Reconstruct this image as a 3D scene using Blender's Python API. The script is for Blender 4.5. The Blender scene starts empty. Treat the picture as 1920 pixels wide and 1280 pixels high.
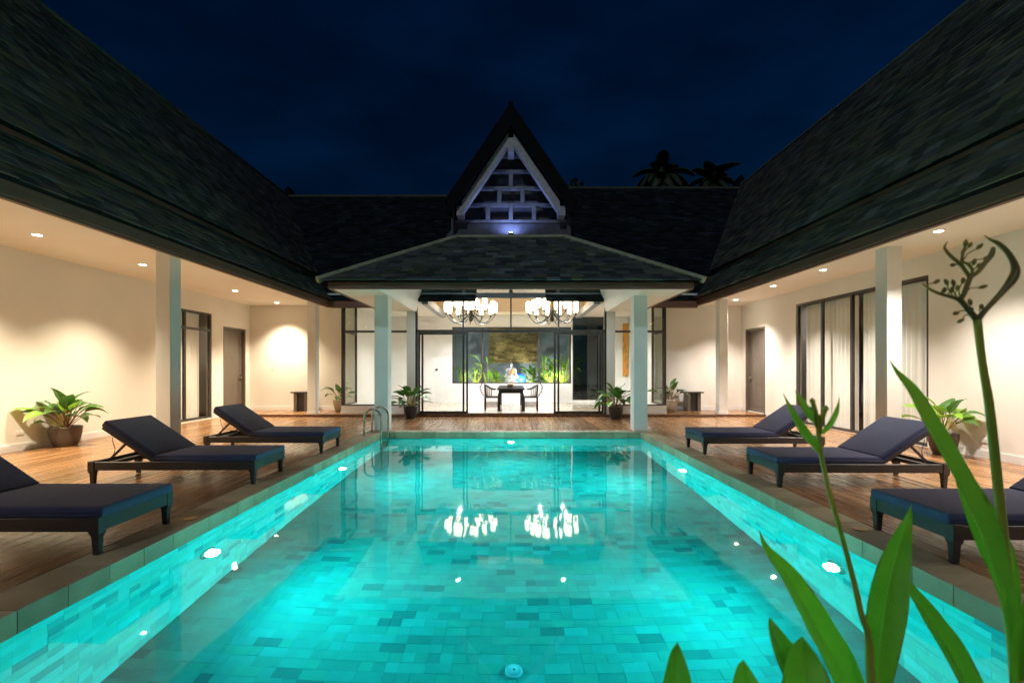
import bpy, bmesh, math, random
from mathutils import Vector, Matrix, noise
random.seed(11)
R = math.radians
sc = bpy.context.scene
COL = sc.collection

# ------------------------------------------------------------------ camera
F, CX, CY, H = 853.3, 958.0, 691.0, 1.38          # focal length and vanishing point in photo pixels, eye height
cam = bpy.data.cameras.new('camera')
cam.sensor_width = 36.0
cam.lens = 16.0
cam.shift_x = 2.0/1920
cam.shift_y = 51.0/1920
cam.clip_start = 0.05
cam.clip_end = 2000
cam.dof.use_dof = True
cam.dof.focus_distance = 8.0
cam.dof.aperture_fstop = 3.2
camo = bpy.data.objects.new('camera', cam)
camo.location = (0, 0, H)
camo.rotation_euler = (R(90), 0, 0)
COL.objects.link(camo)
sc.camera = camo

# ------------------------------------------------------------------ sky, moon, exposure
world = bpy.data.worlds.new('World')
sc.world = world
world.use_nodes = True
wn, wl = world.node_tree.nodes, world.node_tree.links
wn.clear()
sky = wn.new('ShaderNodeTexSky')
sky.sky_type = 'NISHITA'
sky.sun_disc = False
sky.sun_elevation = R(-2.5)
sky.sun_rotation = R(200)
sky.ozone_density = 3.0
tc = wn.new('ShaderNodeTexCoord')
mp = wn.new('ShaderNodeMapping'); mp.inputs['Scale'].default_value = (2.2, 2.2, 6.0)
nz = wn.new('ShaderNodeTexNoise'); nz.inputs['Scale'].default_value = 1.6; nz.inputs['Detail'].default_value = 5
rmp = wn.new('ShaderNodeMapRange')
rmp.inputs['From Min'].default_value = 0.35; rmp.inputs['From Max'].default_value = 0.7
rmp.inputs['To Min'].default_value = 0.55; rmp.inputs['To Max'].default_value = 1.15
tint = wn.new('ShaderNodeMixRGB'); tint.blend_type = 'MULTIPLY'; tint.inputs[0].default_value = 1
tint.inputs[2].default_value = (0.03, 0.75, 1.0, 1)
cl = wn.new('ShaderNodeMixRGB'); cl.blend_type = 'MULTIPLY'; cl.inputs[0].default_value = 1
bg = wn.new('ShaderNodeBackground'); bg.inputs['Strength'].default_value = 0.3
wo = wn.new('ShaderNodeOutputWorld')
wl.new(tc.outputs['Generated'], mp.inputs['Vector']); wl.new(mp.outputs[0], nz.inputs['Vector'])
wl.new(nz.outputs['Fac'], rmp.inputs['Value'])
wl.new(sky.outputs[0], tint.inputs[1]); wl.new(tint.outputs[0], cl.inputs[1]); wl.new(rmp.outputs[0], cl.inputs[2])
wl.new(cl.outputs[0], bg.inputs['Color']); wl.new(bg.outputs[0], wo.inputs['Surface'])

moon = bpy.data.lights.new('moon', 'SUN'); moon.energy = 0.55; moon.angle = R(0.5); moon.color = (0.8, 0.9, 1.0)
moono = bpy.data.objects.new('moon', moon); moono.rotation_euler = (R(52), 0, R(-14)); COL.objects.link(moono)

vs = sc.view_settings
vs.view_transform = 'Standard'; vs.look = 'None'; vs.exposure = 0.0; vs.gamma = 1.0
vs.use_curve_mapping = False
cy = sc.cycles
cy.use_denoising = True
cy.max_bounces = 9; cy.diffuse_bounces = 4; cy.glossy_bounces = 4; cy.transmission_bounces = 6
cy.transparent_max_bounces = 16
cy.sample_clamp_indirect = 6.0
cy.blur_glossy = 0.6
cy.caustics_reflective = False
cy.caustics_refractive = True

# light strengths (watts)
W_GALLERY = 910; W_GALLERY_R = 820; W_HALL = 155; W_PORCH = 240; W_GABLE = 52; E_POOL = 1100; W_POOL = 560

# ------------------------------------------------------------------ helpers
def P(px, py, d):
    return Vector(((px-CX)*d/F, d, H-(py-CY)*d/F))

def wloc(o):
    v = Vector((0, 0, 0))
    while o is not None:
        v = v + o.location; o = o.parent
    return v

def tag(o, label=None, cat=None, group=None, kind=None):
    if label: o['label'] = label
    if cat: o['category'] = cat
    if group: o['group'] = group
    if kind: o['kind'] = kind
    return o

def thing(name, label, cat, loc=(0, 0, 0), rotz=0.0, group=None):
    o = bpy.data.objects.new(name, None)
    o.empty_display_size = 0.1
    COL.objects.link(o)
    o.location = loc; o.rotation_euler = (0, 0, rotz)
    return tag(o, label, cat, group)

class MB:
    def __init__(s): s.v = []; s.f = []
    def box(s, x0, x1, y0, y1, z0, z1):
        b = len(s.v)
        s.v += [(x0,y0,z0),(x1,y0,z0),(x1,y1,z0),(x0,y1,z0),(x0,y0,z1),(x1,y0,z1),(x1,y1,z1),(x0,y1,z1)]
        s.f += [tuple(b+i for i in q) for q in ((3,2,1,0),(4,5,6,7),(0,1,5,4),(1,2,6,5),(2,3,7,6),(3,0,4,7))]
        return s
    def poly(s, pts):
        b = len(s.v); s.v += [tuple(p) for p in pts]; s.f.append(tuple(range(b, b+len(pts)))); return s
    def prism(s, pts, off):
        b = len(s.v); n = len(pts); off = Vector(off)
        s.v += [tuple(p) for p in pts] + [tuple(Vector(p)+off) for p in pts]
        s.f.append(tuple(range(b+n-1, b-1, -1))); s.f.append(tuple(range(b+n, b+2*n)))
        for i in range(n):
            j = (i+1) % n; s.f.append((b+i, b+j, b+n+j, b+n+i))
        return s
    def bar(s, a, b_, w, h, up=(0,0,1)):
        a = Vector(a); b_ = Vector(b_); t = (b_-a).normalized(); up = Vector(up)
        if abs(t.dot(up)) > .98: up = Vector((1,0,0))
        sx = t.cross(up).normalized(); uz = sx.cross(t).normalized()
        q = [a+sx*(i*w/2)+uz*(j*h/2) for i, j in ((-1,-1),(1,-1),(1,1),(-1,1))]
        return s.prism(q, b_-a)
    def tube(s, path, rad, n=8, caps=True):
        path = [Vector(p) for p in path]; m = len(path)
        if not isinstance(rad, (list, tuple)): rad = [rad]*m
        b = len(s.v); prev = None
        for i, p in enumerate(path):
            t = (path[min(i+1, m-1)]-path[max(i-1, 0)])
            t = t.normalized() if t.length > 1e-9 else Vector((0,0,1))
            if prev is None:
                u = Vector((0,0,1)) if abs(t.z) < .9 else Vector((1,0,0))
                u = (u - t*u.dot(t)).normalized()
            else:
                u = prev - t*prev.dot(t)
                u = u.normalized() if u.length > 1e-6 else Vector((1,0,0))
            prev = u; w = t.cross(u)
            for k in range(n):
                a = 2*math.pi*k/n
                s.v.append(tuple(p+(u*math.cos(a)+w*math.sin(a))*rad[i]))
        for i in range(m-1):
            for k in range(n):
                k2 = (k+1) % n
                s.f.append((b+i*n+k, b+i*n+k2, b+(i+1)*n+k2, b+(i+1)*n+k))
        if caps:
            s.f.append(tuple(b+k for k in range(n-1, -1, -1))); s.f.append(tuple(b+(m-1)*n+k for k in range(n)))
        return s
    def lathe(s, prof, n=20, c=(0,0,0), sx=1, sy=1, caps=True):
        b = len(s.v); c = Vector(c)
        for r, z in prof:
            for k in range(n):
                a = 2*math.pi*k/n
                s.v.append((c.x+r*sx*math.cos(a), c.y+r*sy*math.sin(a), c.z+z))
        for i in range(len(prof)-1):
            for k in range(n):
                k2 = (k+1) % n
                s.f.append((b+i*n+k, b+i*n+k2, b+(i+1)*n+k2, b+(i+1)*n+k))
        if caps:
            s.f.append(tuple(b+k for k in range(n-1, -1, -1))); s.f.append(tuple(b+(len(prof)-1)*n+k for k in range(n)))
        return s
    def grid(s, rows):
        b = len(s.v); n = len(rows[0])
        for r in rows: s.v += [tuple(p) for p in r]
        for i in range(len(rows)-1):
            for k in range(n-1):
                s.f.append((b+i*n+k, b+i*n+k+1, b+(i+1)*n+k+1, b+(i+1)*n+k))
        return s
    def build(s, name, mat, parent=None, world=True, smooth=False, bevel=0.0, seg=2, loc=None, recalc=True):
        me = bpy.data.meshes.new(name)
        off = wloc(parent) if (parent is not None and world) else Vector((0,0,0))
        if loc is not None: off = off + Vector(loc)
        me.from_pydata([tuple(Vector(v)-off) for v in s.v], [], s.f)
        bm = bmesh.new(); bm.from_mesh(me)
        if recalc: bmesh.ops.recalc_face_normals(bm, faces=bm.faces)
        if bevel > 0:
            es = [e for e in bm.edges if len(e.link_faces) == 2 and e.calc_face_angle(0) > 0.5]
            bmesh.ops.bevel(bm, geom=es, offset=bevel, segments=seg, profile=0.6, affect='EDGES', clamp_overlap=True)
        bm.to_mesh(me); bm.free()
        if smooth:
            for p in me.polygons: p.use_smooth = True
        me.materials.append(mat)
        o = bpy.data.objects.new(name, me); COL.objects.link(o)
        if parent is not None: o.parent = parent
        if loc is not None: o.location = loc
        return o

def struct(name, mb, mat, **k):
    o = mb.build(name, mat, **k); o['kind'] = 'structure'; return o

# ---- pieces (tiles, shingles, planks): the largest in view become objects, the rest one joined part
_unit = {}
def unit_mesh(name, mat, bev):
    key = (name, mat.name)
    if key in _unit: return _unit[key]
    bm = bmesh.new(); bmesh.ops.create_cube(bm, size=1.0)
    me = bpy.data.meshes.new(name); bm.to_mesh(me); bm.free(); me.materials.append(mat)
    _unit[key] = me
    return me

def score(c, a, b, water=False):
    q = []
    for i, j in ((-1,-1),(1,-1),(1,1),(-1,1)):
        p = c + a*(i/2) + b*(j/2)
        if p.y < 0.3: return 0
        z = p.z if not water or p.z > -0.15 else -0.15+(p.z+0.15)*0.6
        q.append((CX+F*p.x/p.y, CY-F*(z-H)/p.y))
    mx = sum(p[0] for p in q)/4; my = sum(p[1] for p in q)/4
    if not (-20 < mx < 1940 and -20 < my < 1300): return 0
    return abs(sum(q[i][0]*q[(i+1)%4][1]-q[(i+1)%4][0]*q[i][1] for i in range(4)))/2

def place(pieces, parent, name, mat, nmax=300, water=False, rest=None):
    """pieces: (centre, axis a, axis b, axis n) full-size vectors in world space"""
    order = sorted(range(len(pieces)), key=lambda i: -score(pieces[i][0], pieces[i][1], pieces[i][2], water))
    me = unit_mesh(name, mat, 0); off = wloc(parent)
    rest_mb = MB()
    for rank, i in enumerate(order):
        c, a, b, n = pieces[i]
        if rank < nmax and score(c, a, b, water) > 0:
            o = bpy.data.objects.new(name, me)
            M = Matrix.Identity(4)
            for k, ax in enumerate((a, b, n)):
                for r in range(3): M[r][k] = ax[r]
            cc = c-off
            for r in range(3): M[r][3] = cc[r]
            o.matrix_basis = M
            COL.objects.link(o); o.parent = parent
        else:
            b0 = len(rest_mb.v)
            for sz in (-.5, .5):
                for sx, sy in ((-.5,-.5),(.5,-.5),(.5,.5),(-.5,.5)):
                    rest_mb.v.append(tuple(c+a*sx+b*sy+n*sz))
            rest_mb.f += [tuple(b0+i for i in q) for q in ((3,2,1,0),(4,5,6,7),(0,1,5,4),(1,2,6,5),(2,3,7,6),(3,0,4,7))]
    if rest_mb.v:
        o = rest_mb.build(rest or (name+'_field'), mat, parent); o['kind'] = 'stuff'

# ------------------------------------------------------------------ materials
def nmat(name):
    m = bpy.data.materials.new(name); m.use_nodes = True
    nt = m.node_tree; b = nt.nodes['Principled BSDF']
    return m, nt.nodes, nt.links, b

def pmat(name, c1, c2=None, rough=0.6, scale=4.0, stretch=(1,1,1), bump=0.0, bscale=40.0, metal=0.0, spec=0.5,
         piece=0.0, rvar=0.0, lo=0.35, hi=0.65, coord='pos', sheen=0.0, trans=0.0, detail=4.0, coat=0.0, pal=None, sss=0.0):
    """principled with noise-mixed colours, fine bump, and brightness that differs from piece to piece"""
    m, n, l, b = nmat(name)
    c2 = c2 or c1
    b.inputs['Roughness'].default_value = rough
    b.inputs['Metallic'].default_value = metal
    b.inputs['Specular IOR Level'].default_value = spec
    if coat: b.inputs['Coat Weight'].default_value = coat; b.inputs['Coat Roughness'].default_value = 0.08
    if sheen: b.inputs['Sheen Weight'].default_value = sheen
    if sss:
        b.inputs['Subsurface Weight'].default_value = sss; b.inputs['Subsurface Radius'].default_value = (1, 1, .4); b.inputs['Subsurface Scale'].default_value = .02
    g = n.new('ShaderNodeNewGeometry'); oi = n.new('ShaderNodeObjectInfo')
    add = n.new('ShaderNodeMath'); add.operation = 'ADD'
    l.new(g.outputs['Random Per Island'], add.inputs[0]); l.new(oi.outputs['Random'], add.inputs[1])
    fr = n.new('ShaderNodeMath'); fr.operation = 'FRACT'; l.new(add.outputs[0], fr.inputs[0])
    if coord == 'pos': src = g.outputs['Position']
    else:
        t = n.new('ShaderNodeTexCoord'); src = t.outputs['Object']
    mp = n.new('ShaderNodeMapping'); mp.inputs['Scale'].default_value = stretch
    l.new(src, mp.inputs['Vector'])
    vec = mp.outputs[0]
    if piece:
        sc_ = n.new('ShaderNodeMath'); sc_.operation = 'MULTIPLY'; sc_.inputs[1].default_value = 57.0
        l.new(fr.outputs[0], sc_.inputs[0])
        va = n.new('ShaderNodeVectorMath'); va.operation = 'ADD'
        l.new(vec, va.inputs[0]); l.new(sc_.outputs[0], va.inputs[1]); vec = va.outputs[0]
    t1 = n.new('ShaderNodeTexNoise'); t1.inputs['Scale'].default_value = scale; t1.inputs['Detail'].default_value = detail
    l.new(vec, t1.inputs['Vector'])
    mr = n.new('ShaderNodeMapRange'); mr.inputs['From Min'].default_value = lo; mr.inputs['From Max'].default_value = hi
    l.new(t1.outputs['Fac'], mr.inputs['Value'])
    mx = n.new('ShaderNodeMixRGB'); mx.inputs[1].default_value = (*c1, 1); mx.inputs[2].default_value = (*c2, 1)
    l.new(mr.outputs[0], mx.inputs[0])
    out = mx.outputs[0]
    if pal:
        rp = n.new('ShaderNodeValToRGB'); rp.color_ramp.interpolation = 'CONSTANT'
        els = rp.color_ramp.elements
        while len(els) < len(pal): els.new(0.5)
        for i, (pos, c) in enumerate(pal):
            els[i].position = pos; els[i].color = (*c, 1)
        l.new(fr.outputs[0], rp.inputs[0])
        mm = n.new('ShaderNodeMixRGB'); mm.blend_type = 'MULTIPLY'; mm.inputs[0].default_value = 1
        l.new(out, mm.inputs[1]); l.new(rp.outputs[0], mm.inputs[2]); out = mm.outputs[0]
    elif piece:
        pr = n.new('ShaderNodeMapRange'); pr.inputs['To Min'].default_value = 1-piece; pr.inputs['To Max'].default_value = 1+piece
        l.new(fr.outputs[0], pr.inputs['Value'])
        mm = n.new('ShaderNodeMixRGB'); mm.blend_type = 'MULTIPLY'; mm.inputs[0].default_value = 1
        l.new(out, mm.inputs[1]); l.new(pr.outputs[0], mm.inputs[2]); out = mm.outputs[0]
    l.new(out, b.inputs['Base Color'])
    if rvar:
        rr = n.new('ShaderNodeMapRange'); rr.inputs['From Min'].default_value = 0.3; rr.inputs['From Max'].default_value = 0.7
        rr.inputs['To Min'].default_value = max(0.02, rough-rvar); rr.inputs['To Max'].default_value = min(1, rough+rvar)
        t3 = n.new('ShaderNodeTexNoise'); t3.inputs['Scale'].default_value = scale*1.7; t3.inputs['Detail'].default_value = 3
        l.new(vec, t3.inputs['Vector']); l.new(t3.outputs['Fac'], rr.inputs['Value']); l.new(rr.outputs[0], b.inputs['Roughness'])
    if bump:
        t2 = n.new('ShaderNodeTexNoise'); t2.inputs['Scale'].default_value = bscale; t2.inputs['Detail'].default_value = 3
        l.new(vec, t2.inputs['Vector'])
        bp = n.new('ShaderNodeBump'); bp.inputs['Strength'].default_value = bump; bp.inputs['Distance'].default_value = 0.01
        l.new(t2.outputs['Fac'], bp.inputs['Height']); l.new(bp.outputs[0], b.inputs['Normal'])
    if trans:
        tr = n.new('ShaderNodeBsdfTranslucent'); l.new(out, tr.inputs['Color'])
        ms = n.new('ShaderNodeMixShader'); ms.inputs[0].default_value = trans
        l.new(b.outputs[0], ms.inputs[1]); l.new(tr.outputs[0], ms.inputs[2])
        l.new(ms.outputs[0], n['Material Output'].inputs['Surface'])
    return m

def emat(name, col, strength):
    m, n, l, b = nmat(name)
    b.inputs['Base Color'].default_value = (*col, 1)
    b.inputs['Emission Color'].default_value = (*col, 1)
    b.inputs['Emission Strength'].default_value = strength
    return m

def glassmat(name, tint=(0.93, 0.97, 0.95), ior=1.45, boost=1.0):
    m, n, l, b = nmat(name); n.remove(b)
    tr = n.new('ShaderNodeBsdfTransparent'); tr.inputs[0].default_value = (*tint, 1)
    gl = n.new('ShaderNodeBsdfGlossy'); gl.inputs['Roughness'].default_value = 0.01
    lw = n.new('ShaderNodeLayerWeight'); lw.inputs['Blend'].default_value = 0.5
    pw = n.new('ShaderNodeMath'); pw.operation = 'POWER'; pw.inputs[1].default_value = 5.0
    ma = n.new('ShaderNodeMath'); ma.operation = 'MULTIPLY_ADD'; ma.inputs[1].default_value = 0.7*boost; ma.inputs[2].default_value = 0.03*boost
    l.new(lw.outputs['Facing'], pw.inputs[0]); l.new(pw.outputs[0], ma.inputs[0])
    ms = n.new('ShaderNodeMixShader')
    l.new(ma.outputs[0], ms.inputs[0]); l.new(tr.outputs[0], ms.inputs[1]); l.new(gl.outputs[0], ms.inputs[2])
    l.new(ms.outputs[0], n['Material Output'].inputs['Surface'])
    return m

def leafmat(name, c1, c2, rib, trans=.4, veins=34.0, rough=.34, brown=.5, yel=0.0, ycol=(.42, .40, .03)):
    m, n, l, b = nmat(name)
    b.inputs['Roughness'].default_value = rough
    uv = n.new('ShaderNodeUVMap'); sep = n.new('ShaderNodeSeparateXYZ'); l.new(uv.outputs[0], sep.inputs[0])
    tc_ = n.new('ShaderNodeTexCoord'); oi = n.new('ShaderNodeObjectInfo')
    def mth(op, a, b_=None, c=None, clamp=False):
        q = n.new('ShaderNodeMath'); q.operation = op; q.use_clamp = clamp
        for i, v in enumerate((a, b_, c)):
            if v is None: continue
            if isinstance(v, (int, float)): q.inputs[i].default_value = v
            else: l.new(v, q.inputs[i])
        return q.outputs[0]
    def mix(f, a, b_, mode='MIX'):
        q = n.new('ShaderNodeMixRGB'); q.blend_type = mode
        for i, v in enumerate((f, a, b_)):
            if isinstance(v, tuple): q.inputs[i].default_value = (*v, 1)
            elif isinstance(v, (int, float)): q.inputs[i].default_value = v
            else: l.new(v, q.inputs[i])
        return q.outputs[0]
    x = mth('ABSOLUTE', mth('MULTIPLY_ADD', sep.outputs[0], 2.0, -1.0))
    nz_ = n.new('ShaderNodeTexNoise'); nz_.inputs['Scale'].default_value = 14; nz_.inputs['Detail'].default_value = 3
    va = n.new('ShaderNodeVectorMath'); va.operation = 'ADD'; l.new(tc_.outputs['Object'], va.inputs[0]); l.new(mth('MULTIPLY', oi.outputs['Random'], 31.0), va.inputs[1])
    l.new(va.outputs[0], nz_.inputs['Vector'])
    nf = nz_.outputs['Fac']
    col = mix(mth('MULTIPLY_ADD', nf, 2.2, -.6, True), c1, c2)
    col = mix(1.0, col, mth('MULTIPLY_ADD', oi.outputs['Random'], .6, .7), 'MULTIPLY')
    vv = mth('SINE', mth('MULTIPLY', mth('MULTIPLY_ADD', x, -.18, sep.outputs[1]), veins*6.2832))
    vein = mth('MULTIPLY', mth('POWER', mth('MULTIPLY_ADD', vv, .5, .5), 2.0), .5)
    col = mix(vein, col, rib)
    if yel:
        yf = mth('MULTIPLY', mth('SUBTRACT', 1.0, mth('MULTIPLY', sep.outputs[1], 1.6), None, True), mth('MULTIPLY_ADD', nf, 1.6, -.1, True))
        col = mix(mth('MULTIPLY', yf, yel), col, ycol)
    ribf = mth('SUBTRACT', 1.0, mth('MULTIPLY', x, 12.0), None, True)
    col = mix(mth('MULTIPLY', ribf, .8), col, rib)
    edge = mth('MULTIPLY', mth('MULTIPLY', mth('SUBTRACT', x, .86, None, True), 9.0, None, True), mth('MULTIPLY_ADD', nf, 6.0, -3.1, True))
    col = mix(mth('MULTIPLY', edge, brown), col, (.16, .085, .02))
    l.new(col, b.inputs['Base Color'])
    bp = n.new('ShaderNodeBump'); bp.inputs['Strength'].default_value = .35; bp.inputs['Distance'].default_value = .004
    l.new(vein, bp.inputs['Height']); l.new(bp.outputs[0], b.inputs['Normal'])
    tr = n.new('ShaderNodeBsdfTranslucent'); l.new(col, tr.inputs['Color'])
    ms = n.new('ShaderNodeMixShader'); ms.inputs[0].default_value = trans
    l.new(b.outputs[0], ms.inputs[1]); l.new(tr.outputs[0], ms.inputs[2]); l.new(ms.outputs[0], n['Material Output'].inputs['Surface'])
    return m

def leaf_uv(o, cols=7):
    me = o.data; nv = len(me.vertices); rows = nv//cols
    u = me.uv_layers.new(name='UVMap')
    for lp in me.loops:
        i = lp.vertex_index; u.data[lp.index].uv = ((i % cols)/(cols-1), (i//cols)/(rows-1))
    return o

M = {}
M['wall'] = pmat('cream_plaster', (0.80, 0.77, 0.70), (0.76, 0.73, 0.66), rough=0.75, scale=1.3, bump=0.04, bscale=60)
M['ceil'] = pmat('ceiling_paint', (0.88, 0.83, 0.74), (0.85, 0.80, 0.71), rough=0.8, scale=1.1, bump=0.02, bscale=50)
M['coffer'] = pmat('tan_coffer_paint', (0.62, 0.48, 0.33), (0.58, 0.44, 0.30), rough=0.8, scale=1.1)
M['white'] = pmat('white_paint', (0.80, 0.79, 0.77), (0.77, 0.76, 0.74), rough=0.5, scale=2, bump=0.02, bscale=60)
M['column'] = pmat('column_paint', (0.74, 0.74, 0.70), (0.68, 0.69, 0.65), rough=0.6, scale=1.7, bump=0.05, bscale=40)
M['frame'] = pmat('dark_bronze_frame', (0.035, 0.030, 0.027), (0.05, 0.044, 0.04), rough=0.4, scale=6, spec=0.5)
M['fascia'] = pmat('dark_stained_board', (0.105, 0.046, 0.028), (0.150, 0.072, 0.044), rough=0.55, scale=3, stretch=(6, .5, 6), bump=0.15, bscale=20)
M['fasciax'] = pmat('dark_stained_beam', (0.095, 0.046, 0.030), (0.140, 0.070, 0.044), rough=0.55, scale=3, stretch=(.5, 6, 6), bump=0.15, bscale=20)
SHP = [(0.0, (0.45,0.50,0.52)), (0.2, (0.80,0.90,0.95)), (0.38, (1.1,1.15,1.0)), (0.55, (0.65,0.8,0.6)), (0.7, (1.0,1.05,1.2)), (0.82, (1.3,1.32,1.0)), (0.94, (1.6,1.8,1.85))]
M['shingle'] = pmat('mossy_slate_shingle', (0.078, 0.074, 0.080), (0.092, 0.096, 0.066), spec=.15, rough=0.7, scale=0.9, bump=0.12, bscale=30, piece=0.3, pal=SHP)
M['shingleold'] = pmat('old_dark_slate_shingle', (0.011, 0.014, 0.020), (0.014, 0.018, 0.019), spec=.05, rough=0.7, scale=0.9, bump=0.12, bscale=30, piece=0.3, pal=SHP)  # rear and gable roofs: their lack of light is put into the near-black colour
M['shinglepale'] = pmat('lichened_slate_shingle', (0.075, 0.085, 0.098), (0.088, 0.102, 0.076), spec=.15, rough=0.7, scale=0.9, bump=0.12, bscale=30, piece=0.3, pal=SHP)  # porch roof: the light falling on it is put into a lighter slate colour
M['roofbase'] = pmat('roof_underlay', (0.008, 0.008, 0.009), rough=0.9, spec=.05)
M['ridge'] = pmat('ridge_mortar', (0.16, 0.17, 0.15), (0.10, 0.13, 0.08), rough=0.8, scale=5, bump=0.4)
M['hip'] = pmat('pale_hip_mortar', (0.34, 0.35, 0.26), (0.22, 0.27, 0.15), rough=0.8, scale=4, bump=0.3)
M['bluebeam'] = pmat('blue_grey_beam', (0.09, 0.11, 0.15), (0.12, 0.14, 0.18), rough=0.4, scale=4)
M['lattice'] = pmat('weathered_lattice', (0.10, 0.11, 0.13), (0.16, 0.17, 0.20), rough=0.6, scale=4, bump=0.2, bscale=25)
M['deck'] = pmat('oiled_teak_plank', (0.225, 0.112, 0.047), (0.31, 0.162, 0.070), rough=0.26, scale=1.0, stretch=(9, .5, 9), bump=0.0, piece=0.24, rvar=0.05, spec=0.5, lo=.3, hi=.7, detail=2)
M['under'] = pmat('deck_void', (0.012, 0.010, 0.008), rough=0.9)
M['coping'] = pmat('weathered_coping_stone', (0.32, 0.26, 0.15), (0.40, 0.35, 0.22), rough=0.6, scale=3, bump=0.3, bscale=45, piece=0.16, rvar=0.1)
TLP = [(0.0, (0.55,0.60,0.64)), (0.06, (0.85,0.90,0.88)), (0.28, (1.0,1.0,1.0)), (0.48, (0.93,1.0,0.93)), (0.70, (1.08,1.06,1.08)), (0.88, (0.74,0.80,0.82)), (0.95, (1.2,1.15,1.2))]
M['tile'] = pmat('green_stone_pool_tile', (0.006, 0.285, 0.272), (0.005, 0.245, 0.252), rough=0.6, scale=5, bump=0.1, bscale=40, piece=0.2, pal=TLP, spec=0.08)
M['tilew'] = pmat('pale_green_stone_wall_tile', (0.030, 0.66, 0.63), (0.022, 0.58, 0.58), rough=0.6, scale=5, bump=0.1, bscale=40, piece=0.2, pal=TLP, spec=0.08)  # same stone as the floor, lightened to imitate stronger lamplight on the walls
M['grout'] = pmat('pool_grout', (0.008, 0.30, 0.29), rough=0.8)
M['drain'] = pmat('aqua_plastic', (0.02, 0.40, 0.50), rough=0.5)
M['concrete'] = pmat('concrete', (0.25, 0.24, 0.22), (0.2, 0.19, 0.18), rough=0.85, scale=3)
M['hallfloor'] = pmat('polished_cream_floor', (0.62, 0.52, 0.40), (0.56, 0.46, 0.34), rough=0.12, scale=1.2, rvar=0.05)
M['navy'] = pmat('navy_canvas', (0.021, 0.025, 0.072), (0.028, 0.032, 0.088), rough=0.85, scale=7, bump=0.25, bscale=260, sheen=0.1, coord='obj')
M['darkwood'] = pmat('black_stained_wood', (0.016, 0.015, 0.015), (0.030, 0.026, 0.024), rough=0.38, scale=4, stretch=(1, 9, 9), bump=0.1, bscale=20, coord='obj')
M['steel'] = pmat('brushed_steel', (0.55, 0.52, 0.42), (0.45, 0.43, 0.36), rough=0.22, scale=8, metal=1.0)
M['brass'] = pmat('dull_brass', (0.5, 0.42, 0.26), rough=0.35, metal=1.0)
M['door'] = pmat('taupe_door', (0.115, 0.095, 0.075), (0.14, 0.115, 0.09), rough=0.35, scale=2, stretch=(4, 4, .6), bump=0.06, bscale=20)
M['glass'] = glassmat('clear_glass', (0.97, 0.985, 0.98))
M['winglass'] = glassmat('window_glass', (0.985, 0.995, 0.988))
M['dkglass'] = glassmat('grey_glass', (0.45, 0.52, 0.55))
M['greenglass'] = glassmat('greenish_glass', (0.94, 0.975, 0.95))
M['curtain'] = pmat('sheer_curtain', (0.90, 0.88, 0.82), (0.86, 0.84, 0.78), rough=0.9, scale=3, trans=0.05)
M['potblack'] = pmat('black_glazed_pot', (0.020, 0.018, 0.018), (0.035, 0.03, 0.03), rough=0.3, scale=6, coord='obj')
M['potgrey'] = pmat('ribbed_brown_pot', (0.075, 0.058, 0.050), (0.11, 0.085, 0.07), rough=0.45, scale=5, bump=0.2, coord='obj')
M['potpale'] = pmat('pale_pot', (0.55, 0.45, 0.33), (0.5, 0.4, 0.3), rough=0.5, scale=5, coord='obj')
M['soil'] = pmat('soil', (0.03, 0.022, 0.015), (0.05, 0.035, 0.025), rough=0.95, scale=20, bump=0.6, bscale=60)
M['leaf'] = leafmat('philodendron_leaf', (0.030, 0.115, 0.018), (0.060, 0.17, 0.024), (.13, .24, .06), .22, 9.0, .30)
M['leaflime'] = leafmat('lime_leaf', (0.12, 0.30, 0.02), (0.22, 0.42, 0.03), (.32, .46, .08), .32, 9.0, .34)
M['leaffg'] = leafmat('glossy_foreground_leaf', (0.12, 0.38, 0.014), (0.22, 0.50, 0.02), (.30, .54, .06), .5, 42.0, .33, .8, .35)
M['leafyel'] = leafmat('yellowing_leaf', (0.18, 0.42, 0.02), (0.30, 0.52, 0.03), (.42, .54, .07), .5, 46.0, .36, .9, .95, (.48, .42, .03))
M['stemred'] = pmat('red_petiole', (0.20, 0.045, 0.02), (0.16, 0.10, 0.02), rough=0.5, scale=5, coord='obj')
M['stemgreen'] = pmat('green_stem', (0.24, 0.34, 0.03), (0.40, 0.38, 0.05), rough=0.45, scale=5, sss=.8, coord='obj')
M['stemdark'] = pmat('dark_seed_stem', (0.14, 0.10, 0.03), (0.30, 0.22, 0.05), rough=0.5, scale=8, sss=.8, coord='obj')
M['stone'] = pmat('stacked_stone', (0.26, 0.19, 0.07), (0.46, 0.35, 0.15), rough=0.8, scale=6, bump=0.5, bscale=30, piece=0.4)
M['gardenwall'] = pmat('dark_render', (0.20, 0.25, 0.32), (0.24, 0.29, 0.36), rough=0.8, scale=2, bump=0.2)
M['statue'] = pmat('silvered_stone', (0.34, 0.33, 0.34), (0.26, 0.25, 0.26), rough=0.45, scale=9, coord='obj')
M['robe'] = pmat('orange_robe', (0.60, 0.20, 0.05), (0.5, 0.16, 0.05), rough=0.6, scale=9, coord='obj')
M['gold'] = pmat('gold_leaf', (0.7, 0.5, 0.15), rough=0.3, metal=1.0)
M['gablewood'] = pmat('grey_painted_timber', (0.30, 0.31, 0.34), (0.40, 0.41, 0.44), rough=0.6, scale=4, stretch=(3, 3, 3), bump=0.2, bscale=25)
M['gabledark'] = pmat('dark_gable_board', (0.05, 0.055, 0.07), (0.08, 0.085, 0.10), rough=0.7, scale=4, bump=0.2)
M['iron'] = pmat('black_iron', (0.015, 0.015, 0.015), rough=0.4, metal=0.6)
M['palm'] = pmat('night_palm_leaf', (0.02, 0.035, 0.012), (0.03, 0.05, 0.015), rough=0.6, scale=4)
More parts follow.
